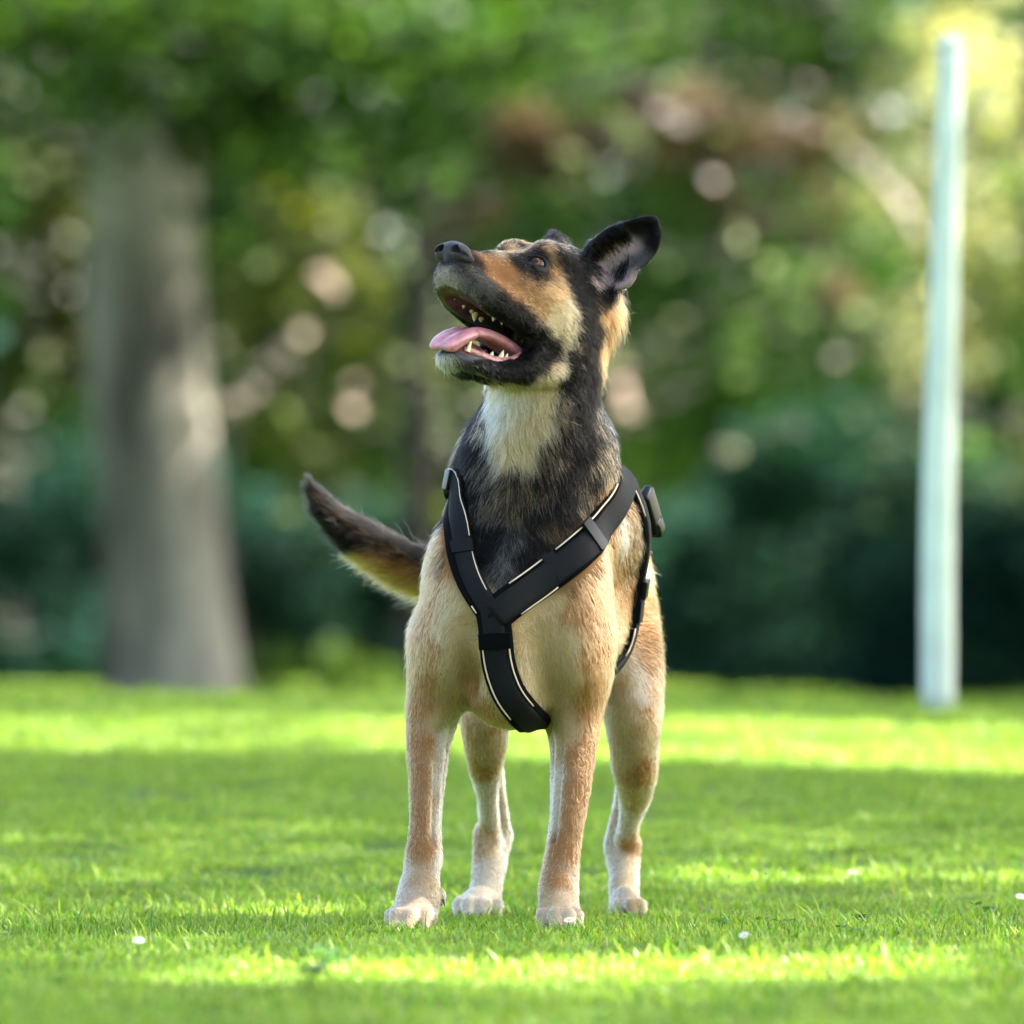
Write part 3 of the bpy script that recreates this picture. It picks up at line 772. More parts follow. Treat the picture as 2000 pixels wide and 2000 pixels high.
    for s in (1,-1):
        hch([(.020,.032*s,-.040,.019),(.060,.0285*s,-.036,.0175),(.095,.0245*s,-.034,.0170),(.128,.0150*s,-.030,.0160)],k=.012,ki=.010)
        hch([(.040,.0385*s,-.046,.008),(.070,.0330*s,-.045,.0085),(.100,.0275*s,-.042,.0090),(.122,.0210*s,-.039,.0085),(.138,.0110*s,-.034,.0070)],k=.010,ki=.008)
    he((.143,0,-.023),(.012,.0185,.017),k=.010)
    he((.141,0,-.004),(.012,.0190,.0115),k=.008)
    # lower jaw
    for s in (1,-1):
        hch([(-.015,.034*s,-.078,.020),(.020,.0300*s,-.092,.0150),(.055,.0235*s,-.1025,.0090),(.085,.0175*s,-.1080,.0080),(.107,.0085*s,-.1115,.0085)],k=.008)
        he((.008,.0345*s,-.068),(.021,.011,.024),k=.010)
        hch([(.022,.0355*s,-.078,.0085),(.034,.0330*s,-.097,.0068),(.055,.0295*s,-.1085,.0062),(.078,.0225*s,-.1110,.0058),(.098,.0140*s,-.1115,.0060)],k=.006)
    hch([(-.01,0,-.080,.026),(.04,0,-.0985,.0120),(.08,0,-.1075,.0105),(.106,0,-.1120,.0095)],k=.010)
    # carve mouth
    for s in (1,-1):
        hc((.040,.012*s,-.068),(.115,.006*s,-.057),.0130,.0110,k=.005,op=-1,sc=(1,1,1.15))
    he((.045,0,-.074),(.040,.0265,.022),k=.006,op=-1)
    for s in (1,-1): hc((.040,.010*s,-.087),(.090,.003*s,-.098),.0125,.0085,k=.005,op=-1)
    for s in (1,-1):  # gap between the lips
        hc((.044,.045*s,-.077),(.150,.030*s,-.076),.0080,.0185,k=.006,op=-1)
        hc((.044,.030*s,-.077),(.150,.012*s,-.076),.0080,.0185,k=.006,op=-1)
    he((.082,0,-.0975),(.032,.0175,.0125),k=.005)
    # eyelids round the eyeballs
    for s in (1,-1):
        c,d,t1,t2=eye_frame(s)
        f.ell(c,(.0128,)*3,k=.010)
        B3=np.array([t1,t2,d])
        f.ell(c+d*.0125,(.0138,.0060,.0100),k=.003,op=-1,axes=B3)
        f.ell(c,(.0116,)*3,k=.001,op=-1)
    hc((.160,0,-.010),(.155,0,-.036),.0012,.0012,k=.003,op=-1)
    ears(f)
    return f,paws

def eye_frame(s):
    c=H(.0455,.0300*s,.0238)
    d=HR@np.array([.70,.62*s,.28]);d/=np.linalg.norm(d)
    t1=HR@np.array([-.66,.74*s,-.12]);t1-=d*(t1@d);t1/=np.linalg.norm(t1)
    return c,d,t1,np.cross(d,t1)

def build_nose():
    c=H(.150,0,-.004);lo=c-.040;hi=c+.040
    f=Field(*[np.arange(lo[i],hi[i],.0009) for i in range(3)])
    HA=HR.T
    def he(c,r,k=.006,op=1): f.ell(H(*c),np.array(r)*HS,k=k*HS,op=op,axes=HA)
    def hc(a,b,ra,rb,k=.006,op=1,sc=(1,1,1)): f.cone(H(*a),H(*b),ra*HS,rb*HS,k=k*HS,op=op,sc=sc,axes=HA)
    he((.148,0,-.001),(.0115,.0150,.0115),k=.008)
    he((.149,0,-.011),(.0085,.0060,.0085),k=.006)
    for s in (1,-1):
        he((.1485,.0135*s,-.003),(.0115,.0100,.0095),k=.006)
        hc((.149,.013*s,-.006),(.141,.0225*s,-.008),.0070,.0040,k=.005)
    for s in (1,-1):
        hc((.166,.0100*s,-.001),(.148,.0120*s,-.002),.0052,.0040,k=.002,op=-1)
        hc((.159,.0140*s,-.003),(.146,.0265*s,-.0085),.0028,.0013,k=.002,op=-1)
    hc((.163,0,.006),(.158,0,-.030),.0009,.0009,k=.0025,op=-1)
    return f.mesh(smooth=2)

EAR=[((1140,503,.045),(1163,548,.075),(1182,592,.045)),
 ((1156,474,.035),(1178,518,.073),(1207,562,.040)),
 ((1188,449,.030),(1208,490,.060),(1240,526,.035)),
 ((1226,435,.028),(1241,473,.050),(1261,512,.033)),
 ((1248,430,.028),(1261,461,.044),(1274,494,.031)),
 ((1266,428,.028),(1275,449,.038),(1281,476,.030)),
 ((1276,430,.030),(1280,444,.033),(1283,460,.030))]
def ear_patch(side):
    R=np.array([[HR.T@(P(*p)-HO)/HS for p in row] for row in EAR])
    if side<0:
        R[...,1]*=-1
        k=np.linspace(0,1,len(R))[:,None]
        R[...,0]-=.042*k; R[...,1]-=.008*k; R[...,2]-=.009*k
    return R
def ear_surface(side,nu=30,nv=22):
    R=ear_patch(side);n=len(R)
    out=np.zeros((nu,nv,3))
    for i,u in enumerate(np.linspace(0,n-1,nu)):
        k=min(int(u),n-2);t=u-k
        p0=R[max(k-1,0)];p1=R[k];p2=R[k+1];p3=R[min(k+2,n-1)]
        row=.5*((2*p1)+(-p0+p2)*t+(2*p0-5*p1+4*p2-p3)*t*t+(-p0+3*p1-3*p2+p3)*t**3)
        a,m,b=row;m2=2*m-.5*(a+b)
        for j,v in enumerate(np.linspace(0,1,nv)):
            out[i,j]=a*(1-v)**2+2*m2*v*(1-v)+b*v*v
    return out
def ears(f):
    for s in (1,-1):
        S=ear_surface(s)
        for i in range(S.shape[0]):
            for j in range(S.shape[1]):
                r=.0034 if i>5 else .0048
                e=min(j,S.shape[1]-1-j)
                r=r*(.7 if e==0 else 1)
                f.ell(H(*S[i,j]),(r,r,r),k=.005)
        # fold at the lower back edge
    Q=[HR.T@(P(*p)-HO)/HS for p in ((1240,526,.034),(1234,545,.032),(1224,555,.034),(1208,562,.038))]
    for sd in (1,-1):
        f.chain([(H(q[0],q[1]*sd,q[2]),.0045) for q in Q],k=.004,ki=.003)

def solve(px,py,l):
    """local head point with lateral l that is seen at px,py (telephoto, nearly parallel rays)"""
    p=P(px,py,0.02)
    for _ in range(3):
        w=P(px,py,p[1]-12);q=w-HO
        # find t along y so that lateral == l
        lat=HR[:,1];t=(l*HS-q@lat)/lat[1]
        p=P(px,py,w[1]-12+t)
    q=HR.T@(p-HO)/HS
    return q
def build_tongue():
    lo=np.min([H(a,b,c) for a in (.0,.16) for b in (-.03,.03) for c in (-.12,-.04)],0);hi=np.max([H(a,b,c) for a in (.0,.16) for b in (-.03,.03) for c in (-.12,-.04)],0)
    f=Field(*[np.arange(lo[i],hi[i],.0011) for i in range(3)])
    HA=HR.T
    def hch(pts,k=.012,op=1,sc=(1,1,1)): f.chain([(H(*p[:3]),p[3]*HS) for p in pts],k=k*HS,op=op,sc=sc,axes=HA)
    sp=[(.010,0,-.073,.0048),(.045,0,-.070,.0052),(.075,0,-.073,.0054),(.096,.0,-.0795,.0052),(.111,.0,-.0890,.0052),(.121,.0,-.0985,.0050),(.1255,.0,-.1050,.0046)]
    hch(sp,sc=(1,3.2,1),k=.004)
    for s in (1,-1):
        hch([(p[0],p[1]+s*.0125*(1 if i<5 else .8),p[2]+(.0040 if i<4 else .0010)-(.001*max(0,i-3)),.0038) for i,p in enumerate(sp)],k=.005)
    hch([(p[0]+(.004 if i>3 else 0),p[1],p[2]+(.0060 if i<4 else .0042),.0014) for i,p in enumerate(sp)],k=.005,op=-1)
    hch([(.098,.0155,-.0805,.0046),(.110,.0145,-.0920,.0052),(.118,.0110,-.1040,.0050)],k=.006)
    hch([(.108,-.0140,-.0870,.0046),(.120,-.0125,-.098,.0043)],k=.006)
    return f.mesh(smooth=2)
COAT={'K':'-33,-108,838 -90,-54,842 -11,-97,831 -81,-31,836 18,-75,818 -62,0,823 37,-55,805 -45,22,811 50,-42,791 -33,36,797 17,-66,764 -57,4,769 -11,-84,755 -74,-25,759 -10,-102,849 -86,-32,854 8,-87,840 -72,-13,845 23,-74,827 -61,5,833 32,-55,778 -46,18,783 -2,-69,770 -58,-16,773 -29,-95,762 -83,-44,766 -50,-107,769 -93,-67,772 -66,-112,776 -97,-83,778 -77,-115,778 -98,-94,780 -88,-107,781 -90,-106,781 27,-60,771 -51,13,776 9,-57,902 -38,-14,905 18,-43,908 -24,-4,911 38,-42,912 -24,16,916 46,-44,894 -28,25,898 19,-63,887 -46,-3,892 30,-57,887 -40,8,892 33,-42,911 -24,11,915 13,5,925 25,-6,924 42,-42,906 -25,20,911 12,-60,897 -41,-11,901 39,-50,889 -34,17,893 64,-29,913 -13,43,918 73,-21,899 -6,53,904 86,-12,876 0,68,881 83,-4,909 11,63,913 98,-9,850 0,82,857 101,-9,825 -1,86,832 92,9,901 23,74,906 99,-7,800 -2,86,807 83,-18,775 -12,72,781 102,21,897 34,85,902 108,6,841 14,94,848 111,10,818 16,99,824 91,-16,857 -6,74,864 94,-18,834 -9,79,841 103,9,870 19,87,876 104,3,787 7,94,794 107,10,769 13,97,776 108,19,750 101,0,776 4,91,783 -66,-126,885 -103,-91,887 -72,-125,868 -103,-97,870 -52,-126,870 -105,-77,874 -79,-126,883 -102,-104,884 -37,-118,854 -99,-60,858 -70,-123,895 -99,-96,897 -86,-120,892 -95,-112,892 101,19,658 115,35,672 84,10,624 109,30,617 81,11,597 -71,69,636 -64,47,615 -56,52,658 -68,39,580 -46,9,552 53,-3,573 40,-15,524 74,1,665 42,-47,778 -39,29,784 49,-42,787 -34,35,793 40,-51,768 -43,27,773 28,-59,762 -51,15,767 45,-46,773 -38,32,779 -50,-106,903 -83,-75,905 -44,-102,899 -79,-69,901 74,-15,742 92,5,715 91,12,669 110,26,742 -40,72,714 -47,38,656 87,11,638 81,2,686 40,-6,607 66,2,604 33,-9,560 18,-26,503 -53,29,594 -26,-7,538 66,1,567 -70,-6,524 -46,-15,510 33,-16,526 137,30,948 43,117,954 163,25,958 37,142,966 188,25,957 36,167,968 193,25,942 34,172,953 182,36,933 45,163,942 131,38,861 46,117,867 123,28,856 36,109,862 192,26,930 34,172,940 130,33,942 47,111,948 167,35,948 46,148,956 79,64,921 56,38,931 98,86,898 115,106,863 104,38,914 51,87,917 109,104,814 36,18,925 -62,-87,917 -37,-60,911 181,17,890 15,172,901 149,37,856 44,136,863 217,0,922 -19,120,610 21,120,610 61,120,610 -1,200,600 39,200,600 79,200,600 22,300,600 62,300,600 102,300,600 44,400,600 84,400,600 124,400,600 66,500,600 106,500,600 146,500,600 84,580,580 124,580,580 164,580,580 -20,140,700 30,140,700 80,140,700 -20,180,660 30,180,660 80,180,660 -20,130,760 30,130,760 80,130,760 -20,120,850 30,120,850 80,120,850',
'G':'-57,-124,858 -103,-81,861 -50,-120,885 -98,-76,888 -72,-126,890 -101,-98,892 -79,-126,877 -102,-104,879 -29,-114,864 -95,-53,869 -44,-122,870 -101,-68,874 -64,-127,872 -105,-89,875 -50,-106,842 -87,-71,844 -55,-103,757 -90,-70,760 -29,-94,754 -83,-44,757 -47,-2,745 -29,-36,745 119,61,705 3,-19,524 -8,-31,497 106,41,917 55,89,920 178,30,908 38,161,917 107,29,898 41,90,902 165,38,908 47,148,916 151,46,898 56,135,905',
'W':'-97,-111,888 -86,-122,887 -102,-105,879 -80,-126,878 -100,-102,869 -77,-123,867 -92,-73,847 -51,-111,844 -95,-95,859 -72,-116,857 -89,-110,773 -93,-106,773 -79,-114,766 -99,-96,767 -83,-115,773 -98,-100,774 -21,13,701 -8,0,721 16,-13,721 -19,11,685 148,100,560 153,114,529 -93,50,257 -98,42,206 -103,37,152 -100,25,90 59,44,206 56,37,152 56,42,179 -63,455,16 256,455,16 -26,476,10 228,476,10 -44,452,9 235,452,9 -30,506,175 246,506,175 -31,552,69 268,552,69 -37,462,29 233,462,29 -14,591,111 267,591,111 -24,547,146 258,547,146 -46,547,56 280,547,56 176,391,352 -12,391,352 181,383,322 -20,383,322 158,564,130 84,564,130 143,602,97 116,602,97 154,575,70 92,575,70 146,500,21 66,500,21 146,583,160 104,583,160',
'O':'-29,-88,897 -67,-53,900 -16,-81,889 -61,-39,893 -9,-79,883 -60,-32,886 129,35,847 42,117,853 123,28,836 35,111,842 121,39,787 122,54,771 139,52,850',
'T':'-11,-83,876 -64,-33,879 -23,-88,885 -67,-46,888 -2,-77,879 -59,-24,883 -33,-86,904 -64,-57,906 -37,-87,907 -64,-61,908 3,-1,923 20,-17,922 24,30,931 50,6,929 4,-82,861 -65,-17,866 24,-66,877 -50,3,882 46,-55,873 -40,25,879 37,-64,854 -50,17,860 63,-46,859 -34,44,866 42,-37,921 -18,20,925 50,-37,906 -21,29,911 58,-32,889 -17,38,894 18,-73,856 -58,-2,861 33,-66,839 -53,14,845 49,-56,867 -41,29,873 129,70,529 137,98,509 126,19,478 101,-20,458 82,-27,437 -88,-20,485 -101,-12,465 -112,-5,427 102,-19,464 114,-7,444 101,-20,410 116,-6,397 108,-5,363 -120,2,413 -111,-9,383 -102,16,524 -104,-6,476 -115,5,441 -126,8,397 -115,9,348 -121,50,464 -127,15,369 122,46,526 137,81,553 129,71,583 144,133,487 166,198,461 95,-23,430 122,1,427 108,-9,376 112,10,342 112,-9,465 140,95,521 122,10,478 -132,40,305 -133,38,256 -127,28,209 -127,22,159 -127,15,111 -127,2,76 -116,31,305 -116,31,256 -119,25,206 -116,20,152 -116,14,111 -122,25,334 102,32,294 102,34,257 95,25,209 88,20,162 77,15,111 74,0,68 88,26,237 82,20,193 68,16,125 60,-2,69 75,16,152 -46,8,315 -64,405,277 234,405,277 -53,450,220 243,450,220 -48,572,114 293,572,114 198,474,444 3,474,444 198,427,386 -18,427,386 184,424,408 -5,424,408 197,400,331 -30,400,331 194,395,274 -28,395,274 187,426,220 -8,426,220 171,587,108 81,587,108 205,478,417 -2,478,417 170,238,431 -75,238,431 187,399,358 -19,399,358 189,386,301 -28,386,301 6,-14,909 -12,-33,908 38,-2,922 17,18,924 -99,120,470 141,120,470 -81,200,460 159,200,460 -58,300,460 182,300,460 -36,400,460 204,400,460 -13,500,460 226,500,460 5,580,440 244,580,440 100,650,450',
'C':'-20,-58,916 -36,-43,917 74,-39,841 -28,56,848 55,-51,829 -40,38,835 80,-31,818 -23,64,825 60,-43,811 -34,45,817 74,-30,796 -23,60,803 66,-43,827 -33,50,833 84,-29,836 -20,67,843 55,-40,751 -35,44,757 64,-35,759 -30,52,765 -6,-7,733 41,-42,741 47,-15,713 31,-16,723 11,-9,704 3,-3,665 31,-10,675 -9,3,638 22,-6,638 9,-17,735 53,-23,735 -15,8,669 40,-12,692 -22,15,735 -88,-24,465 -101,-18,407 -81,-24,397 -88,-13,363 -68,-33,431 -78,5,341 -95,-21,427 -75,-16,376 66,-29,448 40,-33,431 33,-22,390 64,-22,397 84,-23,397 82,-3,343 58,6,343 18,-29,342 -2,-28,314 -26,-31,335 71,-14,369 -32,-35,363 -39,-36,397 -53,-36,430 -100,36,292 -92,21,321 -132,-62,12 -110,-1,63 65,40,292 61,53,257 77,32,271 53,-16,49 -37,388,276 200,388,276 -31,422,234 209,422,234 -37,566,114 280,566,114 -20,403,261 190,403,261 159,234,390 -66,234,390 154,385,339 7,385,339 170,379,291 -11,379,291 145,388,290 18,388,290 165,409,233 7,409,233 163,486,175 44,486,175 171,579,69 77,579,69 170,476,20 33,476,20 145,187,384 183,206,536 -102,206,536 190,474,489 11,474,489 -29,120,340 71,120,340 -11,200,340 89,200,340 12,300,380 112,300,380 34,400,380 134,400,380 56,500,380 156,500,380 74,580,380 174,580,380',
'A':'86,-18,787 -12,74,794 68,-9,705 65,-4,668 116,40,684 120,38,655 -39,39,686 -69,103,657 -40,25,638 53,-6,652 44,-6,635 108,25,638 3,-4,614 -32,13,607 94,18,618 122,41,638 2,-6,573 -39,8,560 -63,26,566 53,-9,539 101,30,580 40,-7,594 -19,2,594 16,-7,600',
'B':'88,-15,511 98,-17,490 71,-28,463 112,-2,497 126,63,546 136,81,566 -94,-11,498 80,-26,476 101,-11,504 161,125,563 165,136,529 165,154,502 60,-26,482 115,21,526 155,128,588 -69,120,550 111,120,550 -51,200,540 129,200,540 -28,300,540 152,300,540 -6,400,540 174,400,540 16,500,540 196,500,540 34,580,520 214,580,520',
'D':'157,495,9 54,495,9 170,475,6 32,475,6 147,541,4 85,541,4 -119,-22,42 -144,-32,38 -113,-40,22 -137,-61,23 -125,2,76 -121,-47,12 -146,-63,17 -123,-9,60 -152,-56,23 -156,-62,12 -136,-13,55 -136,11,83 75,-55,30 57,-49,35 77,-13,48 51,-56,19 81,-64,12 64,-66,12 66,-11,56 81,7,69',
'P':'126,65,899 76,112,902 141,56,917 68,125,922 161,46,929 57,144,937 126,43,881 53,112,886 151,49,930 60,133,936 119,28,874 37,104,879 112,22,880 33,96,886 119,41,892 52,103,896 134,54,885 63,120,890 148,39,881 47,133,888 155,29,877 36,140,885'}
# ================================================================ the dog
f_, paws = build_dog()
BV, BQ = f_.mesh(smooth=3)
base = np.array([-.02, 12.25, 0.0])
dog = empty('dog', base, 'shepherd mix dog with tan legs, black saddle and black harness, mouth open, looking up left', 'dog')

def vnormals(V, Q):
    n = np.cross(V[Q[:, 2]] - V[Q[:, 0]], V[Q[:, 3]] - V[Q[:, 1]])
    N = np.zeros_like(V)
    for k in range(4):
        for q in range(3): N[:, q] += np.bincount(Q[:, k], n[:, q], len(V))
    return N / (np.linalg.norm(N, axis=1)[:, None] + 1e-12)
BN = vnormals(BV, BQ)
# outward check
if (BN * (BV - BV.mean(0))).sum() < 0: BQ = BQ[:, ::-1]; BN = -BN

CLS = 'TCWKOGABPD'
PAL = {'D': (.58, .43, .28), 'T': (.37, .168, .060), 'C': (.55, .375, .18), 'W': (.70, .575, .41), 'K': (.003, .0027, .0026), 'O': (.36, .14, .045),
       'G': (.08, .072, .064), 'A': (.08, .05, .022), 'B': (.28, .14, .055), 'P': (.55, .36, .32)}
AP = []; AC = []
for c, s in COAT.items():
    for q in s.split():
        x, y, z = map(float, q.split(',')); AP.append((x / 1000, 12 + y / 1000, z / 1000)); AC.append(CLS.index(c))
AP = np.array(AP); AC = np.array(AC)
def coat_probs(p, sig=.0085):
    """share of every coat colour at points p"""
    out = np.zeros((len(p), len(CLS)), np.float32)
    w3 = np.stack([vnoise(p, 55, 1), vnoise(p, 55, 2), vnoise(p, 55, 3)], 1) * .004
    pp = p + w3
    for a in range(0, len(p), 20000):
        q = pp[a:a + 20000]
        d = np.sqrt(((q[:, None, :] - AP[None]) ** 2).sum(2))
        dm = d.min(1, keepdims=True)
        w = np.exp(-(d - dm) / (sig * .55 + .10 * dm))
        for k in range(len(CLS)): out[a:a + 20000, k] = w[:, AC == k].sum(1)
    return out / out.sum(1, keepdims=True)
def local(p): return (p - HO) @ HR / HS
BL = local(BV)
probs = coat_probs(BV)
palm = np.array([PAL[c] for c in CLS])
skin = probs @ palm * .55  # darker than the hairs: depth shade in the coat put into skin colour
def segd(p, a, b):
    a = np.array(a); b = np.array(b); ba = b - a
    t = np.clip(((p - a) @ ba) / (ba @ ba), 0, 1)
    return np.linalg.norm(p - a - t[:, None] * ba, axis=1)
def mouth_inside(L):
    q = L * np.array([1, 1.0, 1.0])
    d = np.minimum(segd(q, (.030, 0, -.070), (.120, 0, -.052)), segd(q, (.030, 0, -.083), (.095, 0, -.097)))
    return d
md = mouth_inside(BL)
ML = np.clip((.0235 - md) / .002, 0, 1)[:, None]
lip = np.clip((.0285 - md) / .002, 0, 1)[:, None]
skin = skin * (1 - lip) + np.array([.022, .020, .024]) * lip
red = np.array([.20, .055, .045]) * (.55 + .6 * np.clip(vnoise(BL, 120, 6), -1, 1))[:, None]
upper = np.clip((BL[:, 2] + .070) / .01, 0, 1)[:, None]
red = red * (1 - .55 * upper)
skin = skin * (1 - ML) + red * ML
eyeC = [eye_frame(1)[0], eye_frame(-1)[0]]
ed = np.minimum(np.linalg.norm(BV - eyeC[0], axis=1), np.linalg.norm(BV - eyeC[1], axis=1))
el = np.clip((.0200 - ed) / .004, 0, 1)[:, None]
skin = skin * (1 - el) + np.array([.006, .005, .006]) * el
noseC = H(.146, 0, -.004)
nd = np.linalg.norm(BV - noseC, axis=1)
nl = np.clip((.025 - nd) / .003, 0, 1)[:, None]
skin = skin * (1 - nl) + np.array([.02, .018, .02]) * nl

skin_mat = bpy.data.materials.new('dog_skin'); skin_mat.use_nodes = True
nt = skin_mat.node_tree; bs = nt.nodes['Principled BSDF']; at_ = nt.nodes.new('ShaderNodeAttribute'); at_.attribute_name = 'coat'
nt.links.new(at_.outputs['Color'], bs.inputs['Base Color'])
at2 = nt.nodes.new('ShaderNodeAttribute'); at2.attribute_name = 'wet'
mr = nt.nodes.new('ShaderNodeMapRange'); mr.inputs[3].default_value = .75; mr.inputs[4].default_value = .22
ms = nt.nodes.new('ShaderNodeMapRange'); ms.inputs[3].default_value = .08; ms.inputs[4].default_value = .5
nt.links.new(at2.outputs['Fac'], ms.inputs[0]); nt.links.new(ms.outputs[0], bs.inputs['Specular IOR Level'])
nt.links.new(at2.outputs['Fac'], mr.inputs[0]); nt.links.new(mr.outputs[0], bs.inputs['Roughness'])
body = mesh_ob('body', BV, BQ, skin_mat, dog, offset=base)
point_color(body.data, 'coat', skin)
wa = body.data.attributes.new('wet', 'FLOAT', 'POINT'); wa.data.foreach_set('value', np.clip(np.maximum(lip * .75, el * .35)[:, 0], 0, 1).astype(np.float32))
bvh = BVHTree.FromPolygons([tuple(v) for v in BV], [tuple(int(i) for i in q) for q in BQ])

# ---- nose, tongue, eyes, teeth, claws
V, F = build_nose()
nose_mat = material('nose_leather', (.026, .018, .017), rough=.4, spec=.32, bump=.9, bump_scale=900)
mesh_ob('nose', V, F, nose_mat, dog, offset=base)
tongue_mat = material('tongue_flesh', (.50, .19, .20), rough=.2, spec=.8, bump=.5, bump_scale=500, var=.22, var_scale=90)
tongue_mat.node_tree.nodes['Principled BSDF'].inputs['Subsurface Weight'].default_value = .25
tongue_mat.node_tree.nodes['Principled BSDF'].inputs['Subsurface Scale'].default_value = .004
V, F = build_tongue(); mesh_ob('tongue', V, F, tongue_mat, dog, offset=base)

eye_mat = bpy.data.materials.new('eye_surface'); eye_mat.use_nodes = True
nt = eye_mat.node_tree; bs = nt.nodes['Principled BSDF']; a = nt.nodes.new('ShaderNodeAttribute'); a.attribute_name = 'iris'
nt.links.new(a.outputs['Color'], bs.inputs['Base Color']); bs.inputs['Roughness'].default_value = .10; bs.inputs['Specular IOR Level'].default_value = .3; bs.inputs['Coat Roughness'].default_value = .02
for s in (1, -1):
    c, d, t1, t2 = eye_frame(s)
    gz = np.array([-.44, -.80, .42]) if s > 0 else np.array([-.80, -.50, .40])
    gz = gz * .55 + d * .45; gz /= np.linalg.norm(gz)
    a1 = np.cross(gz, (0, 0, 1)); a1 /= np.linalg.norm(a1); a2 = np.cross(a1, gz)
    V = []; col = []; n = 40; m = 48
    for i in range(m + 1):
        th = math.pi * i / m; r = .0114 + .0009 * max(0, 1 - (th / .62) ** 2)
        deg = math.degrees(th)
        for j in range(n):
            ph = 2 * math.pi * j / n
            V.append(c + r * (gz * math.cos(th) + (a1 * math.cos(ph) + a2 * math.sin(ph)) * math.sin(th)))
            if deg < 20: k = (.003, .003, .003)
            elif deg < 38: k = tuple(np.array([.15, .042, .007]) * (.75 + .4 * math.sin(ph * 13) ** 2) * (1.15 - abs(deg - 28) / 16))
            elif deg < 47: k = (.02, .01, .008)
            else: k = (.035, .022, .018)
            col.append(k)
    F = [(i * n + j, i * n + (j + 1) % n, (i + 1) * n + (j + 1) % n, (i + 1) * n + j) for i in range(m) for j in range(n)]
    o = mesh_ob('eye', V, F, eye_mat, dog, offset=base); point_color(o.data, 'iris', np.array(col))

ivory = material('tooth_enamel', (.66, .52, .27), rough=.25, spec=.5, var=.12, var_scale=300)
gum_mat = material('gum_flesh', (.42, .17, .15), rough=.3, spec=.5, var=.5, var_scale=160)
def cone_mesh(b, d, h, r, side, bend=.15, cusps=1, n=8):
    """tooth or claw: base b, direction d, height h, half width r, side = long axis of the base"""
    d = d / np.linalg.norm(d); side = side - d * (side @ d); side = side / np.linalg.norm(side); w = np.cross(d, side)
    V = []; rings = 6
    for i in range(rings):
        t = i / (rings - 1)
        rr = r * (1 - t) ** .75 * (1 if t < .99 else 0) + .00015
        for j in range(n):
            a = 2 * math.pi * j / n
            V.append(b + d * h * t + side * (math.cos(a) * rr + bend * h * t * t) + w * math.sin(a) * rr * .62)
    F = [(i * n + j, i * n + (j + 1) % n, (i + 1) * n + (j + 1) % n, (i + 1) * n + j) for i in range(rings - 1) for j in range(n)]
    return V, F
upv = HR[:, 2]; fwd = HR[:, 0]; lat = HR[:, 1]
low = [(.1000, .0175, -.1000, .0195, .0044), (.088, .0195, -.0985, .0060, .0028), (.079, .0205, -.0970, .0075, .0042), (.067, .0220, -.0950, .0110, .0056), (.053, .0232, -.0920, .0160, .0064), (.0455, .0238, -.0900, .0125, .0050), (.037, .0240, -.0850, .0075, .0050)]
for F_, L_, U_, h, r in low:
    for s in (1, -1):
        V, F = cone_mesh(H(F_, L_ * s, U_ - .002), upv + .05 * fwd, h, r, -fwd, bend=.10); mesh_ob('tooth', V, F, ivory, dog, offset=base)
for q in (-.006, -.002, .002, .006):
    V, F = cone_mesh(H(.1085, q, -.1045), upv, .0055, .0018, lat, bend=0); mesh_ob('tooth', V, F, ivory, dog, offset=base)
upr = [(.1270, .0110, -.0390, .0150, .0042), (.116, .0122, -.0420, .0065, .0036), (.106, .0130, -.0435, .0075, .0044), (.095, .0138, -.0450, .0085, .0050), (.084, .0146, -.0465, .0100, .0060), (.072, .0154, -.0475, .0115, .0070), (.060, .0162, -.0485, .0080, .0062)]
for F_, L_, U_, h, r in upr:
    for s in (1, -1):
        h *= rng.uniform(.75, 1.2); F_ += rng.normal(0, .0008)
        V, F = cone_mesh(H(F_, L_ * s, U_ + .002), -upv - .15 * lat * s, h, r, -fwd, bend=.10); mesh_ob('tooth', V, F, ivory, dog, offset=base)
for s in (1, -1):
    pts = [H(.103, .0130 * s, -.1000), H(.085, .0190 * s, -.0990), H(.065, .0225 * s, -.0985), (H(.048, .0250 * s, -.0950)), H(.034, .0265 * s, -.0860), H(.028, .0275 * s, -.0740)]
    V, F = tube(pts, [.0044, .0056, .0074, .0082, .0074, .003], n=10); mesh_ob('gum', V, F, gum_mat, dog, offset=base)
claw_mat = material('claw_horn', (.03, .028, .03), rough=.25, spec=.5)
for (c, fx, lx), w in zip(paws, (.0268, .0255, .0285, .0195)):
    q = w / .030
    for o_, fw in ((-.86, .018), (-.30, .042), (.30, .042), (.86, .018)):
        b = c + lx * (o_ * w * 1.0) + fx * (fw + .022 * q) + np.array([0, 0, .013])
        V, F = cone_mesh(b, fx * 1.0 + np.array([0, 0, -.55]), .016, .0042, np.array([0, 0, -1.]), bend=.25); mesh_ob('claw', V, F, claw_mat, dog, offset=base)
for p, dx in ((P(866, 1758, .012), .25), (P(1058, 1752, .02), -.2)):
    V, F = cone_mesh(p, np.array([dx, -.6, -1.]), .012, .0032, np.array([0, -1., 0]), bend=.2); mesh_ob('claw', V, F, claw_mat, dog, offset=base)

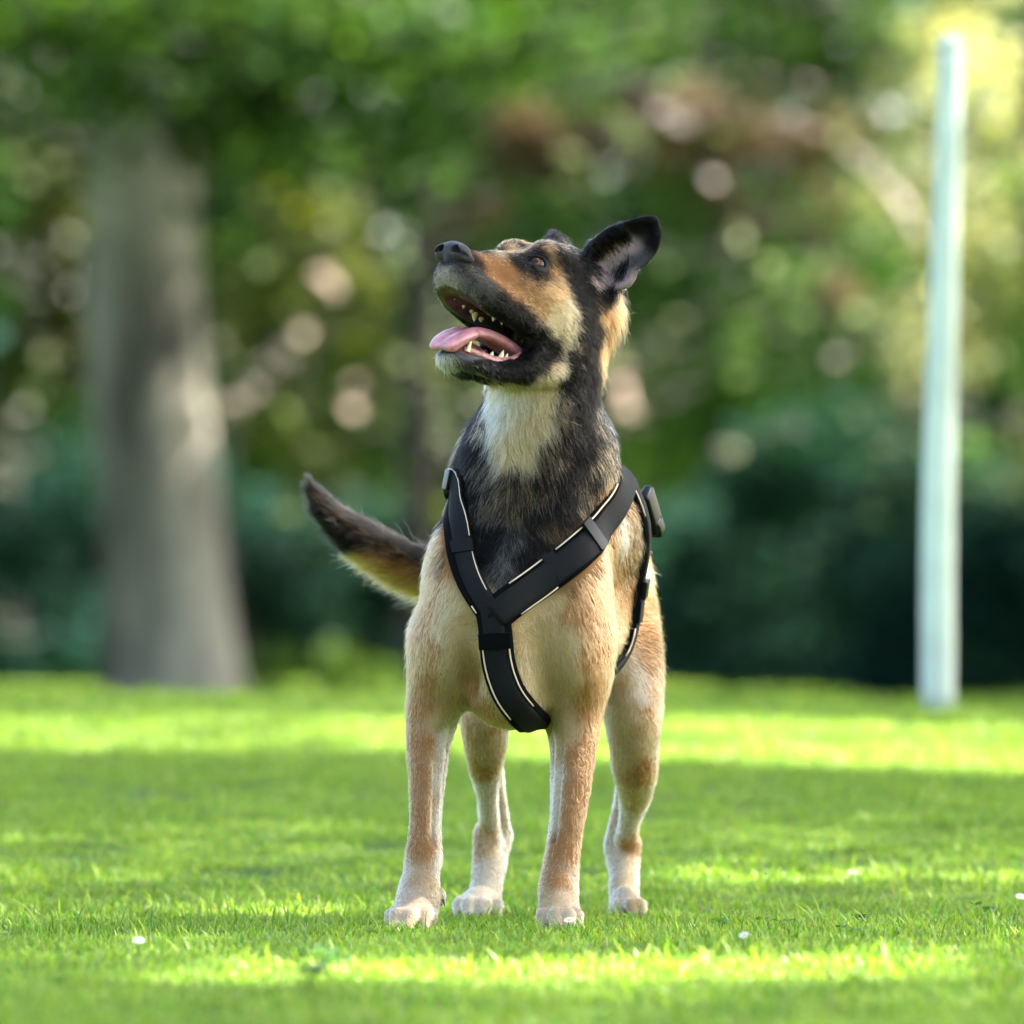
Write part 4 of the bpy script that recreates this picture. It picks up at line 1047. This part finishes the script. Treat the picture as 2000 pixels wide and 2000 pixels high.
# ================================================================ harness
nylon = material('harness_webbing', (.0035, .0037, .004), rough=.6, spec=.14, bump=.7, bump_scale=1400)
padding = material('harness_padding', (.002, .002, .0022), rough=.85, spec=.06, bump=.5, bump_scale=700)
beige = material('harness_piping', (.62, .47, .33), rough=.6, spec=.3)
plastic = material('buckle_plastic', (.003, .003, .0035), rough=.32, spec=.16)
eyeO = Vector((0, 0, .38))
def on_coat(px, py):
    d = Vector(P(px, py, 0)) - eyeO; d.normalize()
    h = bvh.ray_cast(eyeO, d)
    if h[0] is None: h = bvh.find_nearest(Vector(P(px, py, .12)))
    return np.array(h[0])
def near(p):
    q = bvh.find_nearest(Vector(p)); return np.array(q[0]), np.array(q[1])
def spline(pts, step=.005, closed=False):
    Pn = np.array(pts, float); n = len(Pn); R = []
    for k in range(n if closed else n - 1):
        g_ = (lambda i: Pn[i % n]) if closed else (lambda i: Pn[min(max(i, 0), n - 1)])
        p0, p1, p2, p3 = g_(k - 1), g_(k), g_(k + 1), g_(k + 2)
        m = max(int(np.linalg.norm(p2 - p1) / step), 1)
        for q in range(m):
            t = q / m
            R.append(.5 * ((2 * p1) + (-p0 + p2) * t + (2 * p0 - 5 * p1 + 4 * p2 - p3) * t * t + (-p0 + 3 * p1 - 3 * p2 + p3) * t ** 3))
    if not closed: R.append(Pn[-1])
    return np.array(R)
def smooth_path(A, it, closed=False):
    A = A.copy()
    for _ in range(it):
        if closed: A = .5 * A + .25 * (np.roll(A, 1, 0) + np.roll(A, -1, 0))
        else: A[1:-1] = .5 * A[1:-1] + .25 * (A[2:] + A[:-2])
    return A
def frame(path, closed=False):
    """path laid on the body: centre, normal, sideways"""
    c = path.copy(); n = np.zeros_like(c)
    for i in range(len(c)):
        q, m = near(c[i]); c[i] = q; n[i] = m
    c = smooth_path(c, 10, closed); n = smooth_path(n, 16, closed); n /= np.linalg.norm(n, axis=1)[:, None]
    t = (np.roll(c, -1, 0) - np.roll(c, 1, 0)) if closed else np.gradient(c, axis=0)
    t /= np.linalg.norm(t, axis=1)[:, None]
    s = np.cross(n, t); s /= np.linalg.norm(s, axis=1)[:, None]
    return c, n, s, t
def ribbon(name, fr, width, lift, thick, mat, parent, shift=0.0, closed=False, hug=.6, m=7):
    c, n, s, t = fr
    outer = []; inner = []
    for j in range(m):
        u = (j / (m - 1) - .5)
        e = 1 - (abs(u) * 2) ** 6 * .55
        q = c + s * (u * width + shift)[..., None] if False else c + s * (u * width + shift)
        # follow the body across the width
        hgt = np.zeros(len(c))
        for i in range(len(c)):
            k, _ = near(q[i]); hgt[i] = (k - q[i]) @ n[i]
        hgt = smooth_path(hgt[:, None], 8, closed)[:, 0] * hug
        b = q + n * hgt[:, None]
        outer.append(b + n * (lift + thick * e)); inner.append(b + n * (lift - .002))
    V = []; ring = outer + inner[::-1]; K = len(ring); N_ = len(c)
    A = np.stack(ring, 1).reshape(-1, 3)
    F = []
    for i in range(N_ if closed else N_ - 1):
        i2 = (i + 1) % N_
        for j in range(K):
            F.append((i * K + j, i * K + (j + 1) % K, i2 * K + (j + 1) % K, i2 * K + j))
    if not closed:
        F.append(tuple(range(K))[::-1]); F.append(tuple((N_ - 1) * K + j for j in range(K)))
    o = mesh_ob(name, A, F, mat, parent, offset=base)
    return o
def piping(fr, off, lift, a0, a1, r=.0011, parent=None, hug=.6, width=None, closed=False):
    c, n, s, t = fr; N_ = len(c); i0, i1 = int(a0 * N_), int(a1 * N_)
    q = c + s * off
    hgt = np.array([(near(q[i])[0] - q[i]) @ n[i] for i in range(N_)])
    hgt = smooth_path(hgt[:, None], 8, closed)[:, 0] * hug
    q = (q + n * (hgt + lift)[:, None])[i0:i1]
    V, F = tube(list(q[::2]), [r] * len(q[::2]), n=6, sub=1)
    mesh_ob('piping', V, F, beige, parent, offset=base)
OC = on_coat
W_ = lambda x, y, z: np.array([x, 12 + y, z])
# path of the two neck straps (front), down to the breastbone
left_pts = [W_(.03, .30, .61), W_(-.03, .26, .61), W_(-.075, .17, .60), OC(893, 940), OC(893, 986), OC(892, 1028), OC(898, 1080), OC(914, 1128), OC(940, 1172), OC(962, 1205)]
right_pts = [W_(.05, .32, .61), W_(.09, .28, .61), P(1196, 925, .20), P(1214, 945, .14), OC(1206, 970), OC(1190, 1000), OC(1166, 1035), OC(1126, 1082), OC(1070, 1125), OC(1012, 1165), OC(968, 1200)]
down_pts = [OC(960, 1180), OC(968, 1235), OC(973, 1295), OC(992, 1352), OC(1022, 1392), W_(.040, .17, .29), W_(.05, .22, .295)]
def girth_loop(y, z0=.45, tilt=0.0):
    pts = []
    for k in range(28):
        a = 2 * math.pi * k / 28
        o = Vector((body_axis(y), 12 + y, z0)); d = Vector((math.cos(a) , tilt * math.sin(a), math.sin(a)))
        h = bvh.ray_cast(o, d.normalized(), .3)
        pts.append(np.array(h[0]))
    return pts
LIFT = .0065
fl, fr_, fd = frame(spline(left_pts)), frame(spline(right_pts)), frame(spline(down_pts))
harness = ribbon('harness', fd, .046, LIFT - .003, .0045, padding, dog)
harness['label'] = 'black padded Y-shaped harness with beige piping'
ribbon('strap', fl, .036, LIFT - .003, .0045, padding, harness)
ribbon('strap', fr_, .047, LIFT - .003, .0045, padding, harness)
sgl = np.sign((P(1030, 1050, 0) - fl[0][len(fl[0]) // 2]) @ fl[2][len(fl[0]) // 2]); sgr = np.sign((P(1030, 1000, 0) - fr_[0][len(fr_[0]) // 2]) @ fr_[2][len(fr_[0]) // 2])
ribbon('webbing', fl, .026, LIFT + .0015, .0022, nylon, harness, shift=-.0045 * sgl)
ribbon('webbing', fr_, .036, LIFT + .0035, .0022, nylon, harness, shift=-.0015 * sgr)
ribbon('webbing', fd, .030, LIFT + .0015, .0022, nylon, harness)
side_pts = [W_(.05, .30, .61), W_(.12, .27, .60), P(1228, 955, .17), P(1246, 1030, .18), P(1256, 1095, .20), P(1256, 1150, .215), P(1244, 1210, .22), P(1219, 1270, .23), P(1190, 1325, .2), W_(.10, .19, .31), W_(.05, .19, .292)]
gl_x = lambda p: np.array([2 * body_axis(p[1] - 12) - p[0], p[1], p[2]])
loop_pts = side_pts + [gl_x(q) for q in side_pts[1:-1][::-1]]
gl = frame(spline(loop_pts, closed=True), closed=True)
ribbon('strap', gl, .032, LIFT - .003, .004, padding, harness, closed=True)
ribbon('webbing', gl, .022, LIFT + .001, .002, nylon, harness, closed=True)
def idx_near(fr, px, py):
    q = 1000 + fr[0][:, 0] / fr[0][:, 1] * 17400; v = 1272 - (fr[0][:, 2] - .38) / fr[0][:, 1] * 17400
    return int(np.argmin((q - px) ** 2 + (v - py) ** 2)) / (len(q) - 1)
def pipe(fr, off, towards, pa, pb, lift, closed=False):
    a, b = idx_near(fr, *pa), idx_near(fr, *pb); a, b = min(a, b), max(a, b)
    k = int((a + b) / 2 * (len(fr[0]) - 1)); sg = np.sign((P(*towards, fr[0][k][1] - 12) - fr[0][k]) @ fr[2][k])
    piping(fr, off * sg, lift, a, b, parent=harness, closed=closed)
NC = (1030, 960)
PL_ = LIFT + .0024
pipe(fl, .0150, NC, (886, 945), (896, 1070), PL_)
pipe(fl, .0150, NC, (901, 1088), (945, 1175), PL_)
pipe(fl, .0140, (800, 1250), (940, 1172), (957, 1198), PL_)
pipe(fr_, .0215, NC, (1200, 975), (1098, 1107), PL_)
pipe(fr_, .0215, NC, (1080, 1120), (1000, 1172), PL_)
pipe(fr_, .0215, (1150, 1350), (1070, 1128), (985, 1190), PL_)
pipe(fd, .0180, (1100, 1300), (968, 1240), (1022, 1392), PL_)
pipe(fd, .0180, (850, 1300), (968, 1240), (1022, 1392), PL_)
pipe(gl, .0135, (1100, 1200), (1244, 1222), (1205, 1298), LIFT + .0016, closed=True)
pipe(gl, .0135, (1100, 1000), (1235, 960), (1255, 1010), LIFT + .0016, closed=True)
def rounded_box(name, c, ax, dims, mat, parent, bev=.25, hole=None):
    bm = bmesh.new(); bmesh.ops.create_cube(bm, size=1)
    bmesh.ops.scale(bm, vec=dims, verts=bm.verts)
    bmesh.ops.bevel(bm, geom=bm.edges[:], offset=min(dims) * bev, segments=3, profile=.6, affect='EDGES')
    M = Matrix(((ax[0][0], ax[1][0], ax[2][0], 0), (ax[0][1], ax[1][1], ax[2][1], 0), (ax[0][2], ax[1][2], ax[2][2], 0), (0, 0, 0, 1)))
    bm.transform(M)
    V = np.array([v.co[:] for v in bm.verts]) + c; F = [tuple(v.index for v in f.verts) for f in bm.faces]; bm.free()
    return mesh_ob(name, V, F, mat, parent, offset=base)
def fitting(name, fr, a, lift, L, W, T, mat, parent, shift=0, twist=0.0):
    c, n, s, t = fr; i = int(a * (len(c) - 1))
    tt = t[i] * math.cos(twist) + s[i] * math.sin(twist); ss = np.cross(n[i], tt)
    return rounded_box(name, c[i] + n[i] * (lift + T / 2) + s[i] * shift, (tt, ss, n[i]), (L, W, T), mat, parent)
def idx_near(fr, px, py):
    q = 1000 + fr[0][:, 0] / fr[0][:, 1] * 17400; v = 1272 - (fr[0][:, 2] - .38) / fr[0][:, 1] * 17400
    front = fr[0][:, 1] < fr[0][:, 1].max() + 1
    d = (q - px) ** 2 + (v - py) ** 2
    return int(np.argmin(d)) / (len(q) - 1)
fitting('slider', fr_, idx_near(fr_, 1160, 1058), LIFT + .002, .024, .046, .006, plastic, harness, shift=-.004)
fitting('loop', fr_, idx_near(fr_, 1090, 1112), LIFT + .0025, .019, .040, .0030, nylon, harness, shift=-.003)
fitting('loop', fl, idx_near(fl, 893, 1075), LIFT + .0025, .019, .030, .0030, nylon, harness, shift=.003)
ba, bb = P(1240, 955, .20), P(1266, 1044, .25); bt = (bb - ba) / np.linalg.norm(bb - ba); bn = np.array([.80, -.55, .25]); bn -= bt * (bn @ bt); bn /= np.linalg.norm(bn); bs2 = np.cross(bn, bt)
q_, n_ = near(ba * .5 + bb * .5); sh = q_ + n_ * .006 - (ba * .5 + bb * .5); ba = ba + sh; bb = bb + sh
rounded_box('buckle', ba * .5 + bb * .5 + bn * .006, (bt, bs2, bn), (.070, .032, .015), plastic, harness, bev=.42)
rounded_box('buckle', ba * .15 + bb * .85 + bn * .007, (bt, bs2, bn), (.026, .024, .0175), plastic, harness, bev=.35)
fitting('slider', gl, idx_near(gl, 1264, 1150), LIFT + .002, .026, .026, .007, plastic, harness)
fitting('loop', gl, idx_near(gl, 1252, 1195), LIFT + .002, .030, .024, .0035, nylon, harness)
fitting('slider', fl, idx_near(fl, 888, 940), LIFT + .002, .022, .028, .005, plastic, harness)
o = fitting('loop', fd, .13, LIFT + .002, .022, .044, .0045, padding, harness)
strap_zones = [(fl[0], .020), (fr_[0], .027), (fd[0], .025), (gl[0], .014)]
# ================================================================ fur
def build_fur(N=600000):
    tri = np.concatenate([BQ[:, [0, 1, 2]], BQ[:, [0, 2, 3]]])
    a, b, c = BV[tri[:, 0]], BV[tri[:, 1]], BV[tri[:, 2]]
    area = np.linalg.norm(np.cross(b - a, c - a), axis=1) * .5
    cen = (a + b + c) / 3; Lc = local(cen)
    head = np.clip((Lc[:, 0] + .075) / .03, 0, 1) * np.clip((Lc[:, 2] + .13) / .02, 0, 1) * (cen[:, 2] > .72)
    Nn_c = BN[tri[:, 0]]
    leg = np.clip((.33 - cen[:, 2]) / .06, 0, 1)
    neck = np.clip((cen[:, 2] - .62) / .06, 0, 1) * (1 - head)
    back = np.clip((cen[:, 1] - 12.22) / .1, 0, 1) * (cen[:, 2] > .35)
    tail = (cen[:, 1] > 12.60) & (cen[:, 0] < .03) & (cen[:, 2] > .40)
    w = area * np.where((np.abs(Lc[:, 1]) > .058) & (Lc[:, 2] > .0) & (cen[:, 2] > .80) & (Nn_c @ HR[:, 0] > .1), .35, 1) * (1 + 4.2 * head + 1.4 * leg + .5 * neck) * (1 - .45 * back)
    w[tail] *= 3
    sel = rng.choice(len(tri), N, p=w / w.sum())
    u = rng.uniform(size=N); v = rng.uniform(size=N); fl_ = u + v > 1; u[fl_] = 1 - u[fl_]; v[fl_] = 1 - v[fl_]
    t = tri[sel]
    P0 = BV[t[:, 0]] * (1 - u - v)[:, None] + BV[t[:, 1]] * u[:, None] + BV[t[:, 2]] * v[:, None]
    Nn = BN[t[:, 0]] * (1 - u - v)[:, None] + BN[t[:, 1]] * u[:, None] + BN[t[:, 2]] * v[:, None]
    Nn /= np.linalg.norm(Nn, axis=1)[:, None]
    L = local(P0); NL = Nn @ HR
    # bare places: mouth, lips, eyelids, nose
    keep = mouth_inside(L) > .0268
    keep &= np.minimum(np.linalg.norm(P0 - eyeC[0], axis=1), np.linalg.norm(P0 - eyeC[1], axis=1)) > .0158
    nl_ = L - np.array([.148, 0, -.004]); keep &= np.sqrt((nl_[:, 0] / .017) ** 2 + (nl_[:, 1] / .0235) ** 2 + (nl_[:, 2] / .0135) ** 2) > 1
    keep &= P0[:, 2] > .004
    P0, Nn, L, NL = P0[keep], Nn[keep], L[keep], NL[keep]
    n = len(P0)
    pr = coat_probs(P0, .0065)
    cum = np.cumsum(pr, 1); cls = (rng.uniform(size=(n, 1)) > cum).sum(1).clip(0, len(CLS) - 1)
    pal = palm.copy(); col = pal[cls].copy()
    r = rng.uniform(size=n)
    g_ = cls == CLS.index('G'); col[g_] = np.where((r[g_] < .74)[:, None], (.005, .005, .005), (.30, .27, .235))
    g_ = cls == CLS.index('A'); cn = vnoise(P0[g_], 70, 4); col[g_] = np.where((r[g_] < .60 + .30 * cn)[:, None], (.006, .005, .004), (.30, .165, .065))
    g_ = cls == CLS.index('B'); cn = vnoise(P0[g_], 60, 5); col[g_] = np.where((r[g_] < .38 + .25 * cn)[:, None], (.012, .009, .006), (.42, .18, .055))
    g_ = cls == CLS.index('K'); col[g_] = np.where((r[g_] < .05)[:, None], (.07, .05, .03), col[g_])
    g_ = cls == CLS.index('T'); col[g_] = np.where((r[g_] < .16)[:, None], (.58, .36, .15), col[g_])
    g_ = cls == CLS.index('P'); col[g_] = np.where((r[g_] < .85)[:, None], (.64, .52, .48), (.16, .12, .11))
    col *= (1 + .16 * rng.normal(size=n)).clip(.55, 1.5)[:, None]
    # ---------- length
    x, y, z = P0.T
    head = np.clip((L[:, 0] + .075) / .03, 0, 1) * np.clip((L[:, 2] + .13) / .02, 0, 1) * (z > .72)
    muzz = np.clip((L[:, 0] - .05) / .03, 0, 1) * head
    leg = np.clip((.36 - z) / .10, 0, 1)
    neckm = np.clip((z - .56) / .08, 0, 1) * (1 - head)
    ln = .0145 + .006 * neckm
    ln = ln * (1 - leg) + .0060 * leg
    back = np.clip((y - 12.55) / .1, 0, 1); ln = ln + .010 * back * (z > .3)
    ln = ln * (1 - head) + head * (.0085 - .0042 * muzz + .006 * np.clip((-.01 - L[:, 0]) / .05, 0, 1))
    chin = head * np.clip((-.085 - L[:, 2]) / .02, 0, 1); ln += .0012 * chin
    ln = np.where((z < .055) & (y < 12.8), .0042, ln)
    ear = (np.abs(L[:, 1]) > .062) & (L[:, 2] > -.01) & (z > .80)
    ln = np.where(ear, .0050, ln)
    pk = cls == CLS.index('P'); ln = np.where(pk, .0035, ln)
    ruff = np.clip(1 - np.linalg.norm((P0 - P(1185, 625, .09)) / np.array([.04, .06, .05]), axis=1), 0, 1); ln += .02 * ruff * (~ear)
    tail = (y > 12.60) & (x < .03) & (z > .40)
    TP = np.array([P(px_, py_, yy) for px_, py_, yy in ((985, 1085, .66), (900, 1115, .69), (820, 1112, .69), (750, 1080, .67), (695, 1045, .66), (650, 1008, .65), (618, 968, .64), (604, 940, .64))])
    dT = np.linalg.norm(P0[:, None] - TP[None], axis=2).argmin(1).clip(0, len(TP) - 2)
    tdir = TP[dT + 1] - TP[dT]; tdir /= np.linalg.norm(tdir, axis=1)[:, None]
    tf = dT / (len(TP) - 2)
    ln = np.where(tail, .044 - .022 * tf, ln)
    g_ = tail; tk = np.clip(.52 + 1.7 * Nn[:, 2] + 1.3 * (tf - .55) + 2.5 * (tf > .6), 0, 1)
    rt = rng.uniform(size=n)
    blk = tail & (rt < tk); org = tail & ~blk
    col[blk] = np.array([.008, .007, .006]) * rng.uniform(.6, 1.5, (blk.sum(), 1)); col[org] = np.array([.44, .17, .040]) * rng.uniform(.7, 1.3, (org.sum(), 1))
    col[org & (Nn[:, 2] < -.5) & (rt > .6)] = (.60, .38, .17)
    # ---------- direction
    D = np.zeros((n, 3))
    ax = np.array([body_axis(q) for q in (0.,)])[0]
    D[:] = (0, .12, -1)
    side = np.sign(x - (body_axis(0) + (y - 12) * .225))
    D[:, 0] += .28 * side * np.clip((z - .35) / .1, 0, 1)
    bk = np.clip((y - 12.10) / .12, 0, 1) * np.clip((z - .33) / .06, 0, 1)
    D = D * (1 - bk[:, None]) + np.array([.2, .85, -.40]) * bk[:, None]
    hd = -HR[:, 0] * .9 - HR[:, 2] * .28
    hdir = np.tile(hd, (n, 1)) + HR[:, 1] * (np.sign(L[:, 1]) * .25)[:, None]
    low = np.clip((-.05 - L[:, 2]) / .03, 0, 1)[:, None]
    hdir = hdir * (1 - low) + (-HR[:, 0] * .8 + np.array([0, 0, -.35])) * low
    D = D * (1 - head[:, None]) + hdir * head[:, None]
    for s in (1, -1):
        R = ear_patch(s); tip = H(*R[-1][1]); bs_ = H(*R[0][1]); e = tip - bs_; e /= np.linalg.norm(e)
        m = ear & (np.sign(L[:, 1]) == s); D[m] = e
    D[tail] = tdir[tail] + np.array([0, 0, -.55]) * (Nn[tail, 2:] < .2)
    # whirls where the coat parts on the breast
    for (cx, cyy, k) in ((905, 1235, 1.), (1015, 1250, -1.), (1085, 1345, -.8), (885, 1335, .8)):
        q = P(cx, cyy, -.03); d = P0 - q; rr = np.linalg.norm(d, axis=1); w_ = np.exp(-(rr / .03) ** 2)[:, None]
        sw = np.stack([-d[:, 2], d[:, 0] * 0, d[:, 0]], 1) * k / (rr[:, None] + .004) + d / (rr[:, None] + .004) * .8
        D = D * (1 - w_) + sw * w_
    for sd in range(3): D[:, sd] += .30 * vnoise(P0, 26, 20 + sd) + .16 * vnoise(P0, 95, 30 + sd)
    D += rng.normal(0, .13, D.shape)
    stray = rng.uniform(size=n) < .02; D[stray] += rng.normal(0, .5, (stray.sum(), 3))
    D -= Nn * (D * Nn).sum(1)[:, None]; D /= np.linalg.norm(D, axis=1)[:, None] + 1e-9
    lift = .34 + .12 * rng.normal(size=n) + .15 * neckm + .12 * vnoise(P0, 45, 40)
    lift = np.where(ear, .22, lift) ; lift = lift * (1 - .35 * muzz)
    lift = np.where(tail, .55 + .12 * rng.normal(size=n), lift)
    lift = np.where(stray, lift + .45, lift)
    ln *= rng.uniform(.6, 1.2, n) * np.where(stray, 1.15, 1)
    # pressed down or absent under the harness
    for cc, hw in strap_zones:
        m_ = np.flatnonzero((P0[:, 2] > cc[:, 2].min() - .03) & (P0[:, 2] < cc[:, 2].max() + .03))
        for k in range(0, len(m_), 20000):
            ii = m_[k:k + 20000]; d = ((P0[ii][:, None] - cc[None, ::2]) ** 2).sum(2).min(1) ** .5
            under = d < hw; ln[ii] = np.where(under, .0045, ln[ii]); lift[ii] = np.where(under, .08, lift[ii])
    K = 5; pts = np.zeros((n, K, 3))
    # neighbouring hairs gather towards shared tips
    cell = np.round(P0 / .006) * .006
    gather = (np.stack([vnoise(cell, 400, 50 + q) for q in range(3)], 1))
    for k in range(K):
        s = k / (K - 1)
        pts[:, k] = P0 - Nn * .0006 + D * (ln * s)[:, None] + Nn * (ln * lift * (s - .42 * s * s))[:, None] + np.array([0, 0, -1]) * (ln * .10 * s * s)[:, None]
        pts[:, k] += gather * (ln * .16 * s * s)[:, None] + (cell - P0) * (.22 * s * s)
    rad0 = np.where(head > .5, .00016, .00022); rad0 = np.where(tail, .00026, rad0)
    cu = bpy.data.hair_curves.new('fur')
    cu.add_curves([K] * n)
    cu.points.foreach_set('position', (pts - base).astype(np.float32).ravel())
    prof = np.array([1, .95, .8, .55, .12])
    ra = cu.attributes.get('radius') or cu.attributes.new('radius', 'FLOAT', 'POINT')
    ra.data.foreach_set('value', (rad0[:, None] * prof[None]).astype(np.float32).ravel())
    ca = cu.attributes.new('hair', 'FLOAT_COLOR', 'CURVE')
    cc4 = np.ones((n, 4), np.float32); cc4[:, :3] = col.clip(.002, .95); ca.data.foreach_set('color', cc4.ravel())
    m = bpy.data.materials.new('dog_fur'); m.use_nodes = True; nt = m.node_tree
    out = nt.nodes['Material Output']; nt.nodes.remove(nt.nodes['Principled BSDF'])
    hb = nt.nodes.new('ShaderNodeBsdfHairPrincipled'); hb.model = 'CHIANG'; hb.parametrization = 'COLOR'
    hb.inputs['Roughness'].default_value = .38; hb.inputs['Radial Roughness'].default_value = .6; hb.inputs['IOR'].default_value = 1.16
    at3 = nt.nodes.new('ShaderNodeAttribute'); at3.attribute_name = 'hair'
    nt.links.new(at3.outputs['Color'], hb.inputs['Color']); nt.links.new(hb.outputs[0], out.inputs[0])
    cu.materials.append(m)
    o = bpy.data.objects.new('fur', cu); link(o, dog); o['kind'] = 'stuff'
    return o, pts
fur, fpts = build_fur()
# whiskers
def whiskers():
    P1 = []; r = np.random.default_rng(5)
    for s in (1, -1):
        for k in range(9):
            a = H(.118 - .006 * (k % 4) * 1.3, (.028 + .002 * (k % 3)) * s, -.026 - .006 * (k // 3)); q, nn_ = near(a)
            d = HR[:, 1] * s * .8 - HR[:, 0] * r.uniform(.2, .7) - HR[:, 2] * r.uniform(.0, .5); P1.append((q, d, r.uniform(.02, .045)))
    for k in range(8):
        a = H(.09 - .004 * k, .006 * (-1) ** k, -.125); q, nn_ = near(a); P1.append((q, np.array([r.uniform(-.5, .5), -.4, -1.]), r.uniform(.015, .028)))
    cu = bpy.data.hair_curves.new('whiskers'); cu.add_curves([5] * len(P1)); A = []
    for q, d, l in P1:
        d = d / np.linalg.norm(d)
        for k in range(5): t = k / 4; A.append(q + d * l * t + np.array([0, 0, -.25]) * l * t * t - base)
    cu.points.foreach_set('position', np.array(A, np.float32).ravel())
    ra = cu.attributes.get('radius') or cu.attributes.new('radius', 'FLOAT', 'POINT'); ra.data.foreach_set('value', np.tile([.00016, .00014, .0001, .00007, .00003], len(P1)).astype(np.float32))
    cu.materials.append(material('whisker_hair', (.05, .045, .04), rough=.4)); link(bpy.data.objects.new('whiskers', cu), dog)
whiskers()
scene.cycles_curves.shape = 'RIBBONS'
scene.cycles_curves.subdivisions = 2
# ================================================================ small plants and insects
petal = leaf_material('flower_petal', 'leaf', trans=.3, rough=.5, spec=.3)
def daisy(px, py, D, h, lab):
    b = at(px, py, D); b[2] = float(ground_z([b[0]], [b[1]])[0])
    t = empty('daisy', b, lab, 'daisy', 'white daisies in the lawn')
    V, F = tube([b, b + (.002, 0, h * .6), b + (.004, -.002, h)], [.0009, .0008, .0008], n=6, sub=3); mesh_ob('stem', V, F, stem_mat, t, offset=b)
    top = b + np.array([.004, -.002, h]); d = np.array([rng.normal(0, .3), -.5, 1.]); d /= np.linalg.norm(d)
    a = np.cross(d, (1, 0, 0)); a /= np.linalg.norm(a); c = np.cross(d, a); V = []; F = []
    for k in range(18):
        th = 2 * math.pi * k / 18; u = a * math.cos(th) + c * math.sin(th); w = np.cross(d, u); o = len(V)
        V += [top + u * .0025 - w * .0006, top + u * .0055 - w * .0012 + d * .001, top + u * .0080 + d * .0005, top + u * .0055 + w * .0012 + d * .001, top + u * .0025 + w * .0006]; F.append(tuple(range(o, o + 5)))
    o = mesh_ob('petals', V, F, petal, t, smooth=False, offset=b); point_color(o.data, 'leaf', np.full((len(V), 3), .82))
    V, F = tube([top - d * .0005, top + d * .0012, top + d * .002], [.0032, .0028, .0008], n=8, sub=2); mesh_ob('centre', V, F, yolk, t, offset=b)
stem_mat = material('flower_stem', (.06, .12, .02), rough=.6); yolk = material('daisy_centre', (.60, .38, .03), rough=.7)
for q in ((1660, 1740, 13.45, .030, 'blurred white daisy in the grass right of the dog, farther back than the others'), (265, 1893, 10.9, .026, 'white daisy in the grass at the lower left'), 
          (1448, 1880, 11.1, .026, 'white daisy in the grass to the lower right of the dog'), (1988, 1785, 12.75, .028, 'white daisy at the right edge of the picture'), (1106, 1832, 11.80, .024, 'white daisy at the tip of the right fore paw')):
    daisy(*q)
def clover(px, py, D, h, lab, s=1.0):
    b = at(px, py, D); b[2] = float(ground_z([b[0]], [b[1]])[0])
    t = empty('clover', b, lab, 'clover', 'clover plants in the lawn')
    for k in range(3):
        e = b + np.array([rng.normal(0, .008), rng.normal(0, .008), h * rng.uniform(.7, 1.05)])
        V, F = tube([b, (b + e) / 2 + (.001, 0, .003), e], [.0007, .0006, .0006], n=5, sub=2); mesh_ob('stem', V, F, stem_mat, t, offset=b)
        for m_ in range(3):
            th = 2.094 * m_ + k; u = np.array([math.cos(th), math.sin(th), rng.uniform(.0, .5)]); w = np.array([-math.sin(th), math.cos(th), .2]); V = [e]; L_ = .011 * s
            for ang in np.linspace(-1.1, 1.1, 7): V.append(e + u * L_ * (math.cos(ang * .9) * .9 + .1 - .12 * (abs(ang) < .2)) + w * L_ * .55 * math.sin(ang * 1.2))
            F = [(0, i, i + 1) for i in range(1, 7)]
            o = mesh_ob('leaflet', V, F, leaf_mat, t, smooth=False, offset=b); point_color(o.data, 'leaf', np.tile([.045, .13, .03], (len(V), 1)))
for q in ((1405, 1822, 11.96, .022, 'round-leaved clover nearest the right hind paw'), (1512, 1826, 11.9, .020, 'clover second to the right of the dog'), (1640, 1838, 11.7, .018, 'clover third to the right of the dog'), (1910, 1806, 12.4, .026, 'tall clover near the right edge of the picture'), (1690, 1816, 12.1, .024, 'clover fourth to the right of the dog'),
          (640, 1925, 10.2, .035, 'blurred clover in the shade at the lower left', 1.8), (600, 1950, 9.8, .030, 'blurred clover lowest of all at the lower left', 1.8)):
    clover(*q)
fly_mat = material('midge_body', (.01, .01, .01), rough=.4); wing_mat = material('midge_wing', (.3, .3, .28), rough=.3)
for px, py, y, lab in ((157, 1486, -.2, 'tiny dark midge flying low at the left'), (1490, 1537, .1, 'tiny dark midge in flight right of the hind leg'), (1495, 1706, .0, 'tiny dark midge flying just above the grass at the right'), (1424, 1712, .1, 'tiny dark midge just left of the lowest one'), (1662, 1394, .2, 'tiny dark midge in front of the sunny strip'), (1723, 791, .1, 'tiny midge in front of the dark shrubs beside the pole')):
    c = P(px, py, y); t = empty('midge', c, lab, 'insect', 'midges in the air round the dog')
    d = np.array([rng.normal(), rng.normal(), .4]); d /= np.linalg.norm(d)
    V, F = tube([c - d * .0018, c, c + d * .0014], [.0003, .0006, .0003], n=6, sub=2); mesh_ob('abdomen', V, F, fly_mat, t, offset=c)
    for s in (1, -1):
        w = np.cross(d, (0, 0, 1)) * s; mesh_ob('wing', [c, c + w * .0016 - d * .0004 + (0, 0, .0008), c + w * .0022 - d * .0014 + (0, 0, .0009), c + w * .001 - d * .0012], [(0, 1, 2, 3)], wing_mat, t, offset=c)
